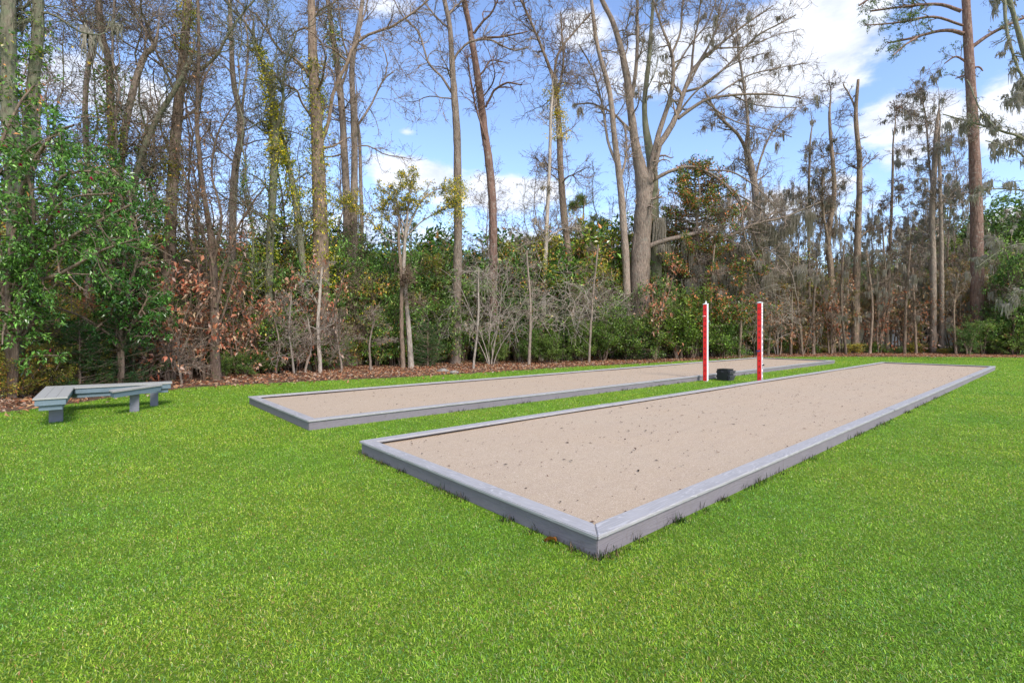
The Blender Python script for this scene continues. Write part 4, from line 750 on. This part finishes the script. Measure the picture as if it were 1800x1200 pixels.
# bare pale shrubs with crooked stems
def bare_shrub(seed, h=3.2, r=2.0, stems=7, l1=50, l2=260, bk='bark_pale'):
    p = Plant(seed); rg = p.rg; P0 = np.zeros((stems, 10, 3)); R0 = np.zeros((stems, 10)); t = np.linspace(0, 1, 10)
    for i in range(stems):
        a = rg.random()*6.283; sp_ = r*rg.uniform(.3, 1.0); hh = h*rg.uniform(.5, 1)
        P0[i, :, 0] = np.cos(a)*sp_*t**1.2+np.cumsum(rg.normal(size=10)*.05); P0[i, :, 1] = np.sin(a)*sp_*t**1.2+np.cumsum(rg.normal(size=10)*.05); P0[i, :, 2] = hh*np.sin(t*1.5)-.03; R0[i] = .017*(1-.7*t)
    P1, R1 = grow(P0, R0, l1, (.8, 2.1), (30, 75), .55, 10, -.02, .15, .2, .006, .0, rg); P2, R2 = grow(P1, R1, int(l2*1.3), (.3, 1.1), (20, 70), .6, 7, -.02, .2, .2, .005, 0, rg)
    for P_, R_, k in ((P0, R0, 7), (P1, R1, 5)): V, f = tubes(P_, R_, k); p.buf('stems', bk).add(V, f)
    V, f = tubes(P2, R2, 4); p.buf('crown', bk).add(V, f); return p
A = [(bare_shrub(254, 3.2, 1.8, 8, 60, 340, 'bark_brown'), 3.2), (bare_shrub(255, 3.2, 2.2, 6, 60, 340, 'bark_brown'), 3.2)]
sp = row(20, 1330, .8, 5, prof([0, 300, 600, 1000, 1300, 1800], [560, 500, 520, 480, 500, 520]), 24, 31, (.7, 1.0), .5)
place('twiggy', sp, A, 'twiggy_shrub', 'brown leafless twiggy shrub', 'shrub', 'brown twiggy shrubs')
A = [(bare_shrub(251), 3.2), (bare_shrub(252, 3.0, 2.4), 3.2), (bare_shrub(253, 3.4, 1.6, 5), 3.2)]
sp = [(862, 21.6, 5.0, .9), (318, 14.2, .9, .5), (600, 18.6, 1.3, .6), (915, 23.4, 4.4, 1.0), (985, 24.8, 4.8, 1.0), (1045, 26.2, 3.6, .9), (1075, 27.5, 4.6, .8), (1250, 29.6, 5.4, .9), (1310, 30.4, 5.6, .9), (1365, 31, 4.6, .9), (760, 22.0, 3.4, .8), (200, 13.4, 1.2, .7), (430, 18.4, 2.2, .6), (520, 19.6, 2.6, .6)]
place('bare', sp, A, 'bare_shrub', 'pale leafless shrub with crooked stems', 'shrub', 'pale leafless shrubs')

# ---- camellia at the left: many big glossy leaves on leaning limbs, a few red flowers
def camellia(seed, D, spec, label):
    p = Plant(seed); rg = p.rg; P0 = []; R0 = []
    for lm in spec:
        dz = rg.uniform(-1.2, .6); Q = spline([(*pw(x, y, D+dz*j/(len(lm)-1)), w*.5/F*D) for j, (x, y, w) in enumerate(lm)], 14); P0.append(Q[:, :3]); R0.append(np.maximum(Q[:, 3], .008)); V, f = tubes(Q[:, :3], R0[-1], 7); p.buf('trunk', 'bark_brown').add(V, f)
    P0 = np.stack(P0); R0 = np.stack(R0)
    P1, R1 = grow(P0, R0, 190, (.5, 1.5), (30, 80), .5, 6, -.01, .15, .12, .008, 0, rg); P2, R2 = grow(P1, R1, 950, (.18, .45), (25, 70), .5, 5, .0, .2, .2, .005, 0, rg)
    for P_, R_ in ((P1, R1), (P2, R2)): V, f = tubes(P_, R_, 4); p.buf('crown', 'bark_brown').add(V, f)
    q, d = on_twigs(P2, 13500, rg, .035, .62); V, f, c = leaves(q, d, (.07, .12), .45, .25, .35, PAL_CAM, rg, .3); p.buf('leaves', 'leaf_gloss').add(V, f, c)
    q, d = on_twigs(P2, 12, rg, .03, .8); q = np.repeat(q, 9, axis=0); V, f, c = leaves(q, norm(rg.normal(size=q.shape)), (.03, .05), .9, .4, 0, [(.42, .01, .04, 3), (.5, .03, .08, 1)], rg, .15); p.buf('flowers', 'leaf_dry').add(V, f, c)
    base = np.array([P0[0, 0, 0], P0[0, 0, 1], 0.]); return p.build('camellia', tuple(base), label, 'tree', None, base)
camellia(301, 10.4, [[(20, 704, 12), (30, 560, 10), (60, 470, 8), (120, 420, 6), (190, 380, 4), (230, 360, 3)], [(20, 700, 10), (15, 500, 9), (40, 330, 7), (90, 240, 5), (130, 220, 3)], [(25, 700, 8), (40, 520, 7), (110, 480, 6), (180, 440, 4), (240, 420, 3)],
    [(20, 650, 8), (0, 450, 7), (-10, 300, 6), (30, 190, 4), (60, 150, 3)], [(30, 600, 8), (70, 420, 6), (100, 320, 5), (150, 300, 4), (205, 310, 3)], [(20, 640, 8), (-20, 520, 6), (-30, 430, 5), (10, 380, 3)], [(30, 540, 6), (80, 400, 5), (120, 350, 4), (200, 340, 3)], [(25, 600, 6), (60, 380, 5), (40, 280, 4), (70, 250, 3)]],
    'large camellia with glossy green leaves and a few red flowers at the left edge')
camellia(302, 12.6, [[(215, 680, 9), (205, 560, 8), (190, 440, 6), (170, 350, 5), (130, 310, 3)], [(215, 680, 8), (215, 500, 7), (230, 400, 5), (225, 330, 4), (190, 290, 3)], [(212, 600, 6), (170, 470, 5), (110, 420, 4), (80, 400, 3)], [(212, 560, 6), (235, 480, 5), (245, 430, 4), (235, 400, 3)], [(210, 600, 5), (150, 560, 4), (100, 540, 3)], [(205, 520, 5), (160, 420, 4), (140, 370, 3)], [(212, 600, 5), (240, 560, 4), (262, 520, 3)], [(205, 450, 5), (215, 360, 4), (200, 300, 3)]],
    'second glossy green camellia behind the bench, its outer leaves turning to meet rust ones')
# ---- magnolia behind the low limb, crown tapering to a point
def magnolia():
    p = Plant(310); rg = p.rg; D = 29.; x = (1225-900)/F*D; n = 12; H = HC+(585-272)/F*D; t = np.linspace(0, 1, n)
    S = np.stack([x+.15*np.sin(t*5), np.full(n, D)+.1*np.cos(t*4), H*.97*t-.04], -1); R = .17*(1-.9*t)+.01; V, f = tubes(S, R, 9); p.buf('trunk', 'bark_brown').add(V, f)
    P1 = []; R1 = []
    for i in range(210):
        tt = rg.uniform(.1, .98); a = rg.random()*6.283; L = (4.2*(1-tt)**.5+.3)*rg.uniform(.6, 1.05); k = np.linspace(0, 1, 8); c0 = np.array([np.interp(tt, t, S[:, j]) for j in range(3)])
        P1.append(np.stack([c0[0]+np.cos(a)*L*k, c0[1]+np.sin(a)*L*k, c0[2]+L*(.18*k+.15*k*k)], -1)+np.cumsum(rg.normal(size=(8, 3))*.04, 0)*k[:, None]); R1.append(.035*(1-.8*k)+.006)
    P1 = np.stack(P1); R1 = np.stack(R1); P2, R2 = grow(P1, R1, 2300, (.3, .8), (30, 70), .5, 5, .03, .18, .25, .006, .1, rg)
    for P_, R_ in ((P1, R1), (P2, R2)): V, f = tubes(P_, R_, 4); p.buf('trunk', 'bark_brown').add(V, f)
    q, d = on_twigs(P2, 32000, rg, .08, .2); V, f, c = leaves(q, d, (.12, .2), .42, .25, .1, PAL_MAG, rg, .3); p.buf('leaves', 'leaf_gloss').add(V, f, c)
    p.build('magnolia', (x, D, 0), 'dark pointed magnolia with brown backed leaves behind the low bare limb', 'tree', None, (x, D, 0))
magnolia()
# ---- cedar like dark shrub
def cedar(seed):
    p = Plant(seed); rg = p.rg; n = 10; H = 2.6; t = np.linspace(0, 1, n); S = np.stack([0*t, 0*t, H*t], -1); V, f = tubes(S, .05*(1-.9*t)+.004, 7); p.buf('trunk', 'bark_brown').add(V, f)
    P1 = []; R1 = []
    for i in range(110):
        tt = rg.uniform(.02, .97); a = rg.random()*6.283; L = (1.15*(1-tt)**.7+.15)*rg.uniform(.6, 1.1); k = np.linspace(0, 1, 7); P1.append(np.stack([np.cos(a)*L*k, np.sin(a)*L*k, H*tt+L*(.25*k*k)], -1)+np.cumsum(rg.normal(size=(7, 3))*.02, 0)); R1.append(.014*(1-.8*k)+.003)
    P1 = np.stack(P1); R1 = np.stack(R1); P2, R2 = grow(P1, R1, 1000, (.15, .35), (25, 60), .5, 4, .04, .12, .1, .003, .1, rg); V, f = tubes(P1, R1, 3); p.buf('trunk', 'bark_brown').add(V, f)
    q, d = on_twigs(P2, 14000, rg, .012, .05); V, f, c = leaves(q, d, (.035, .075), .22, .3, 0, [(.03, .08, .02, 4), (.05, .11, .03, 3), (.015, .035, .012, 3)], rg, .25); p.buf('foliage', 'needle').add(V, f, c); return p
place('cedar', [(1105, 25.6, 2.3, 1.1), (140, 11.8, 1.7, 1.1), (752, 20.6, 1.9, 1.1), (210, 12.6, 2.4, .9), (995, 25, 3.4, .8)], [(cedar(320), 2.6), (cedar(321), 2.6)], 'cedar', 'dark feathery young cedar', 'tree', 'young cedars')
# ---- distant pines: flat layered crowns
def pine_plant(seed, H=9, r=2.6, pal=PAL_PINE):
    p = Plant(seed); rg = p.rg; n = 12; t = np.linspace(0, 1, n); S = np.stack([np.cumsum(rg.normal(size=n)*.07), np.cumsum(rg.normal(size=n)*.07), H*t], -1); V, f = tubes(S, .14*(1-.85*t)+.01, 9); p.buf('trunk', 'bark_grey').add(V, f)
    P1 = []; R1 = []
    for i in range(10):
        tt = rg.uniform(.42, .98); a = rg.random()*6.283; L = r*(1.15-tt)**.6*rg.uniform(.5, 1.1); k = np.linspace(0, 1, 8); c0 = np.array([np.interp(tt, t, S[:, j]) for j in range(3)]); P1.append(np.stack([c0[0]+np.cos(a)*L*k, c0[1]+np.sin(a)*L*k, c0[2]+L*.12*k], -1)+np.cumsum(rg.normal(size=(8, 3))*.05, 0)); R1.append(.04*(1-.8*k)+.007)
    P1 = np.stack(P1); R1 = np.stack(R1); P2, R2 = grow(P1, R1, 300, (.3, .9), (20, 55), .5, 5, .06, .15, .35, .008, .5, rg)
    for P_, R_ in ((P1, R1), (P2, R2)): V, f = tubes(P_, R_, 4); p.buf('trunk', 'bark_grey').add(V, f)
    q, d = on_twigs(P2, 13000, rg, .05, .4); d[:, 2] += .5; V, f, c = leaves(q, d, (.12, .22), .14, .2, -.2, pal, rg, .25); p.buf('needles', 'needle').add(V, f, c); return p
place('pine', [(1015, 29, 9.5, .9), (975, 31, 7.5, .8), (1078, 30, 7.4, 1.0), (925, 33, 8, .9), (1040, 34, 9.4, .8), (720, 27, 7.4, .7)], [(pine_plant(330), 9), (pine_plant(331), 9)], 'pine_tree', 'olive needled pine with layered branches', 'tree', 'layered pines')
# ---- far broad evergreen trees beyond the right-hand woods
A = [(shrub_plant(341+i, 8, 4.2, 9, 130, 900, 17000, (.16, .3), pal_, 'leaf', .5, 'bark_grey', 0, 0, .5, (.7, 1.5), None, .2), 8) for i, pal_ in enumerate(([(.12, .17, .06, 4), (.17, .22, .08, 3), (.08, .11, .04, 3)], [(.05, .10, .03, 4), (.09, .15, .04, 3), (.03, .06, .02, 3)]))]
place('far', [(1690, 46, 11.0, 1.1), (1780, 44, 12.2, 1.0), (1640, 52, 9.8, 1.0), (1830, 40, 11.5, .9), (1560, 60, 9.0, 1.0), (1470, 58, 8.6, 1.0), (1380, 50, 8.5, 1), (1740, 50, 11, 1.0), (1300, 46, 8.5, 1), (1530, 66, 11, .9)], A, 'evergreen_tree', 'broad evergreen tree far beyond the woods edge', 'tree', 'far evergreen trees')
A = [(shrub_plant(351+i, 4, 1.9, 9, 90, 620, 12000, (.07, .13), PAL_DARK if i else PAL_OLIVE, 'leaf', .5, 'bark_brown'), 4) for i in range(2)]
sp = row(-80, 1240, 11, 18, prof([0, 1300], [440, 440]), 26, 21, (1.0, 1.3), .3)+row(-80, 1240, 20, 30, prof([0, 1300], [470, 450]), 20, 22, (1.2, 1.5), .2)
sp += [(1795, 35.5, 6.6, .7), (1765, 36, 5.8, .7), (1700, 37, 5.2, .7), (1820, 34, 7, .7), (1340, 34, 5, .8)]
place('deep', sp, A, 'understory_tree', 'bushy understory tree deep in the woods', 'tree', 'deep understory trees')

# ---- brushy understory of the right-hand woods: thin stems, olive and rust leaves, moss
def brushy(seed, pal, H=6, nl=4800):
    p = Plant(seed); rg = p.rg; ns = 3; t = np.linspace(0, 1, 10); P0 = np.zeros((ns, 10, 3)); R0 = np.zeros((ns, 10))
    for i in range(ns):
        a = rg.random()*6.283; P0[i, :, 0] = np.cos(a)*(.15+.8*t)+np.cumsum(rg.normal(size=10)*.07); P0[i, :, 1] = np.sin(a)*(.15+.8*t)+np.cumsum(rg.normal(size=10)*.07); P0[i, :, 2] = H*rg.uniform(.75, 1)*t-.03; R0[i] = .045*(1-.8*t)+.008
    P1, R1 = grow(P0, R0, 50, (.8, 2.2), (35, 85), .5, 8, .02, .18, .42, .010, .1, rg); P2, R2 = grow(P1, R1, 420, (.3, .9), (25, 70), .5, 5, .02, .2, .2, .007, .1, rg)
    for P_, R_, k, nm in ((P0, R0, 7, 'stems'), (P1, R1, 4, 'stems'), (P2, R2, 3, 'crown')): V, f = tubes(P_, R_, k); p.buf(nm, 'bark_brown').add(V, f)
    q, d = on_twigs(P2, nl, rg, .05, .2); V, f, c = leaves(q, d, (.07, .13), .45, .28, .2, pal, rg, .3); p.buf('leaves', 'leaf_dry').add(V, f, c)
    q, _ = on_twigs(P2, 36, rg, 0); V, f, c = moss_clumps(q, rg, (.3, 1.1), 14); p.buf('hanging_moss', 'moss').add(V, f, c); return p
PAL_MIX = [(.30, .30, .09, 4), (.18, .25, .08, 4), (.58, .29, .13, 2.5), (.42, .34, .15, 2), (.64, .38, .2, 1)]
PAL_MIX2 = [(.58, .28, .13, 3), (.64, .38, .2, 2), (.24, .28, .09, 3), (.42, .35, .18, 2)]
A = [(brushy(361, PAL_MIX), 6), (brushy(362, PAL_MIX2, 6, 3800), 6), (brushy(363, PAL_MIX, 6, 3800), 6)]
sp = [(1325, 33, 6.2, .9), (1362, 34, 5.6, .9), (1395, 35, 6.6, .9), (1425, 34.5, 5.8, .9), (1452, 36, 6.8, .9), (1480, 34, 5.2, .9), (1512, 36, 6.4, .9), (1538, 35, 5.4, .9), (1566, 36.5, 6.2, .9), (1595, 35, 6.0, .9), (1622, 37, 6.8, .9), (1648, 35, 5.4, .9), (1676, 36, 6.4, .9), (1702, 34.5, 5.6, .9), (1738, 34, 6.2, .9), (1765, 33, 5.4, .9), (1800, 33, 6.4, .9), (1835, 32, 6, .9), (1290, 31, 5.6, .8), (1240, 30, 4.4, .8), (1090, 29, 5, .8), (950, 27, 5.0, .8)]
place('brushy', sp, A, 'brushy_tree', 'brushy young tree with mixed leaves and moss', 'tree', 'brushy young trees')
A = [(shrub_plant(371+i, 1.2, .8, 7, 40, 240, 2600, (.06, .11), pal_, 'leaf', .5, 'bark_brown'), 1.2) for i, pal_ in enumerate((PAL_OLIVE, PAL_DARK))]
sp = [(x, float(np.interp(x, EPX, EDD))+OFF(x)+.6+(k % 3)*.7, .35+.14*(k % 4), 1.7) for k, x in enumerate(range(1345, 1860, 26))]
place('lowr', sp, A, 'low_shrub', 'knee high scruffy shrub', 'shrub', 'scruffy low shrubs')

# ---- bare background trees, copies of a few kinds
def bare_plant(seed, H=13, w=.09, moss=0, mat='bark_grey'):
    p = Plant(seed); rg = p.rg; n = 16; t = np.linspace(0, 1, n); S = np.stack([np.cumsum(rg.normal(size=n)*.11), np.cumsum(rg.normal(size=n)*.11), H*t-.04], -1); w *= .75; R = w*(1-.85*t)+.01
    V, f = tubes(S, R, 8); p.buf('trunk', mat).add(V, f)
    P1, R1 = grow(S[None], R[None], 30, (1.4, 3.6), (25, 65), .4, 9, .04, .18, .32, .012, .2, rg); P2, R2 = grow(P1, R1, 190, (.7, 1.6), (25, 60), .5, 6, .04, .2, .2, .008, .15, rg); P3, R3 = grow(P2, R2, 900, (.3, .8), (20, 60), .5, 4, .03, .2, .15, .0085, .1, rg)
    V, f = tubes(P1, R1, 5); p.buf('trunk', mat).add(V, f)
    for P_, R_ in ((P2, R2), (P3, R3)): V, f = tubes(P_, R_, 3); p.buf('crown', mat).add(V, f)
    q, d = on_twigs(P3, 1600, rg, .02); V, f, c = leaves(q, d, (.04, .09), .5, .3, .2, PAL_BUD, rg); p.buf('buds', 'leaf_dry').add(V, f, c)
    if moss: q, _ = on_twigs(P2, moss, rg, 0); V, f, c = moss_clumps(q, rg, (.3, 1.0), 14); p.buf('hanging_moss', 'moss').add(V, f, c)
    return p
A = [(bare_plant(401), 13), (bare_plant(402, 13, .08), 13), (bare_plant(403, 13, .12, 0, 'bark_brown'), 13), (bare_plant(404, 13, .09, 0, 'bark_brown'), 13)]
sp = []
r_ = random.Random(77)
for i in range(34):
    px = -60+1380*(i+.5)/10+r_.uniform(-16, 16); De = float(np.interp(px, EPX, EDD))+r_.uniform(7, 18)
    if 640 < px < 800: continue
    sp.append((px, De, r_.uniform(11, 16)*(.85 if 860 < px < 960 else 1), r_.uniform(.75, 1.0)))
place('bare_bg', sp, A, 'bare_tree', 'leafless background tree in the woods', 'tree', 'leafless background trees')
def slim_plant(seed, H=12, mat='bark_brown', vine=0):
    p = Plant(seed); rg = p.rg; n = 18; t = np.linspace(0, 1, n); S = np.stack([np.cumsum(rg.normal(size=n)*.13)+rg.normal()*1.2*t, np.cumsum(rg.normal(size=n)*.13), H*t-.04], -1); R = .055*(1-.8*t)+.006
    V, f = tubes(S, R, 7); p.buf('trunk', mat).add(V, f)
    P1, R1 = grow(S[None], R[None], 38, (.9, 2.8), (25, 70), .5, 9, .02, .2, .18, .010, .15, rg); P2, R2 = grow(P1, R1, 190, (.4, 1.3), (25, 65), .5, 6, .03, .2, .15, .0065, .1, rg); P3, R3 = grow(P2, R2, 650, (.2, .6), (20, 60), .5, 4, .02, .2, .15, .0068, .1, rg)
    V, f = tubes(P1, R1, 5); p.buf('trunk', mat).add(V, f)
    for P_, R_ in ((P2, R2), (P3, R3)): V, f = tubes(P_, R_, 3); p.buf('crown', mat).add(V, f)
    q, d = on_twigs(P3, 1500, rg, .03); V, f, c = leaves(q, d, (.03, .08), .5, .3, .2, PAL_BUD, rg); p.buf('buds', 'leaf_dry').add(V, f, c)
    if vine:
        zt = rg.uniform(1, H*.6, vine); th = rg.random(vine)*6.283; rd = .05+np.abs(rg.normal(size=vine))*.14*(.4+.6*np.sin(zt*2.5)**2); q = np.stack([np.interp(zt, S[:, 2], S[:, 0])+np.cos(th)*rd, np.interp(zt, S[:, 2], S[:, 1])+np.sin(th)*rd, zt], -1)
        V, f, c = leaves(q, np.stack([np.cos(th), np.sin(th), 0*th], -1), (.05, .11), .55, .3, .3, PAL_IVY+PAL_DARK, rg); p.buf('ivy', 'leaf').add(V, f, c)
    return p
A = [(slim_plant(421), 12), (slim_plant(422, 12, 'bark_grey', 900), 12), (slim_plant(423, 12, 'bark_dark', 0), 12), (slim_plant(424, 12, 'bark_grey'), 12), (slim_plant(425, 12, 'bark_mossy', 1500), 12)]
sp = []
for i in range(20):
    px = -20+660*(i+.5)/20+r_.uniform(-9, 9); sp.append((px, float(np.interp(px, EPX, EDD))+OFF(px)+r_.uniform(.8, 8), r_.uniform(7.5, 14), r_.uniform(.8, 1.1)))
for i in range(22):
    px = 820+520*(i+.5)/22+r_.uniform(-9, 9); sp.append((px, float(np.interp(px, EPX, EDD))+OFF(px)+r_.uniform(1.5, 8), r_.uniform(8, 13)*(.75 if px < 930 else 1), r_.uniform(.8, 1.1)))
for px in (655, 690, 735, 770, 815): sp.append((px, float(np.interp(px, EPX, EDD))+OFF(px)+r_.uniform(1.5, 6), r_.uniform(6, 8), 1.0))
place('slim', sp, A, 'slim_tree', 'slim leafless tree', 'tree', 'slim leafless trees')
A = [(bare_plant(411, 10, .08, 60), 10), (bare_plant(412, 10, .08, 80, 'bark_grey'), 10), (bare_plant(413, 10, .07, 40, 'bark_brown'), 10)]
sp = [(1375, 36, 9.5, .8), (1398, 38, 12, .7), (1440, 36, 12.5, .7), (1482, 37, 11, .7), (1530, 38, 9.5, .7), (1590, 37, 11, .8), (1615, 40, 12.5, .8), (1670, 39, 12, .7), (1740, 38, 10, .7), (1780, 36, 9, .8), (1345, 32, 10, .8), (1275, 31, 11, .7), (1545, 33.5, 8, .7), (1580, 35, 8.5, .8), (1325, 38, 13, .8), (1410, 34, 9, .8), (1475, 34, 8.5, .7), (1700, 36, 8, .7), (1630, 35, 7.5, .8)]
place('moss_bg', sp, A, 'mossy_bare_tree', 'leafless tree hung with grey moss', 'tree', 'moss hung leafless trees')

# ---- houses far beyond the right-hand trees
M['wall_cream'] = plain('cream_wall', (.62, .55, .40), .8); M['wall_white'] = plain('white_siding', (.75, .77, .8), .7); M['roof_grey'] = plain('blue_grey_roof', (.16, .20, .27), .85, .3)
M['roof_brown'] = plain('rose_roof', (.36, .22, .20), .85, .3); M['glass'] = plain('dark_glass', (.02, .025, .03), .1)
def house(cx, cy, w, d, h, roof_h, wm, rm, label, wins, rz=0):
    r = empty('house', (cx, cy, 0), rz, label, 'house')
    box('wall', -w/2, w/2, -d/2, d/2, 0, h, M[wm], r, 0)
    ov = .5; bm = bmesh.new(); P_ = [(-w/2-ov, -d/2-ov, h+.003), (w/2+ov, -d/2-ov, h+.003), (w/2+ov, d/2+ov, h+.003), (-w/2-ov, d/2+ov, h+.003), (-w/2+d*.3, 0, h+roof_h), (w/2-d*.3, 0, h+roof_h)]
    v = [bm.verts.new(q) for q in P_]
    for f in ((0, 1, 5, 4), (2, 3, 4, 5), (1, 2, 5), (3, 0, 4), (3, 2, 1, 0)): bm.faces.new([v[i] for i in f])
    me = bpy.data.meshes.new('roof'); bm.to_mesh(me); bm.free(); link('roof', me, M[rm], r)
    box('gutter', -w/2-ov-.05, w/2+ov+.05, -d/2-ov-.12, -d/2-ov-.003, h-.22, h+.03, M['white'], r, .01)
    for x in wins:
        f_ = box('window', x-.65, x+.65, -d/2-.06, -d/2-.003, .9, 2.3, M['white'], r, .01)
        g_ = box('pane', x-.56, x+.56, -d/2-.075, -d/2-.063, .98, 2.22, M['glass'], f_, 0); box('mullion', x-.03, x+.03, -d/2-.095, -d/2-.078, .98, 2.22, M['white'], f_, 0)
        box('sill', x-.75, x+.75, -d/2-.14, -d/2-.0965, .84, .9, M['white'], f_, 0)
    box('door', w*.18, w*.18+.95, -d/2-.06, -d/2-.003, 0, 2.1, M['white'], r, .01)
house(62, 56, 22, 9, 3.2, 3.2, 'wall_white', 'roof_grey', 'white house with blue grey roof glimpsed at the right edge', (-9, -6, -2, 8))
house(42, 62, 16, 9, 3.0, 2.6, 'wall_cream', 'roof_brown', 'pale cream house glimpsed between trunks beyond the far court end', (-6, -2, 6.5))

# ---- give look-alikes of one kind and place their order from the left
from collections import defaultdict
cl_ = defaultdict(list)
for o in C.objects:
    if o.parent is None and o.get('label') and o.get('group') and o.type == 'EMPTY': cl_[o['label']].append(o)
ORD = ['leftmost', 'second from left', 'third from left', 'fourth from left', 'fifth from left', 'sixth from left', 'seventh from left', 'eighth from left', 'ninth from left', 'tenth from left', 'eleventh from left', 'twelfth from left', 'thirteenth from left', 'fourteenth from left', 'fifteenth from left', 'sixteenth from left', 'seventeenth from left', 'eighteenth from left', 'nineteenth from left', 'twentieth from left']
SHORT = {'dense grey green evergreen shrub': 'grey green evergreen shrub', 'loose olive green young tree': 'olive green young tree', 'sapling holding rust brown winter leaves': 'rust leaved sapling', 'brushy young tree with mixed leaves and moss': 'brushy mixed leaved tree', 'pale leafless shrub with crooked stems': 'pale crooked leafless shrub', 'leafless background tree in the woods': 'leafless background tree', 'broad evergreen tree far beyond the woods edge': 'broad far evergreen tree', 'bushy understory tree deep in the woods': 'deep understory tree', 'leafless tree hung with grey moss': 'moss hung leafless tree', 'olive needled pine with layered branches': 'layered olive pine'}
for lab, os_ in cl_.items():
    if len(os_) < 2: continue
    os_.sort(key=lambda o: o.location.x/max(.1, o.location.y))
    for a, b in SHORT.items(): lab = lab.replace(a, b)
    for k, o in enumerate(os_): o['label'] = lab+', '+(ORD[min(k, 19)] if k < len(os_)-1 or k == 0 else 'rightmost')
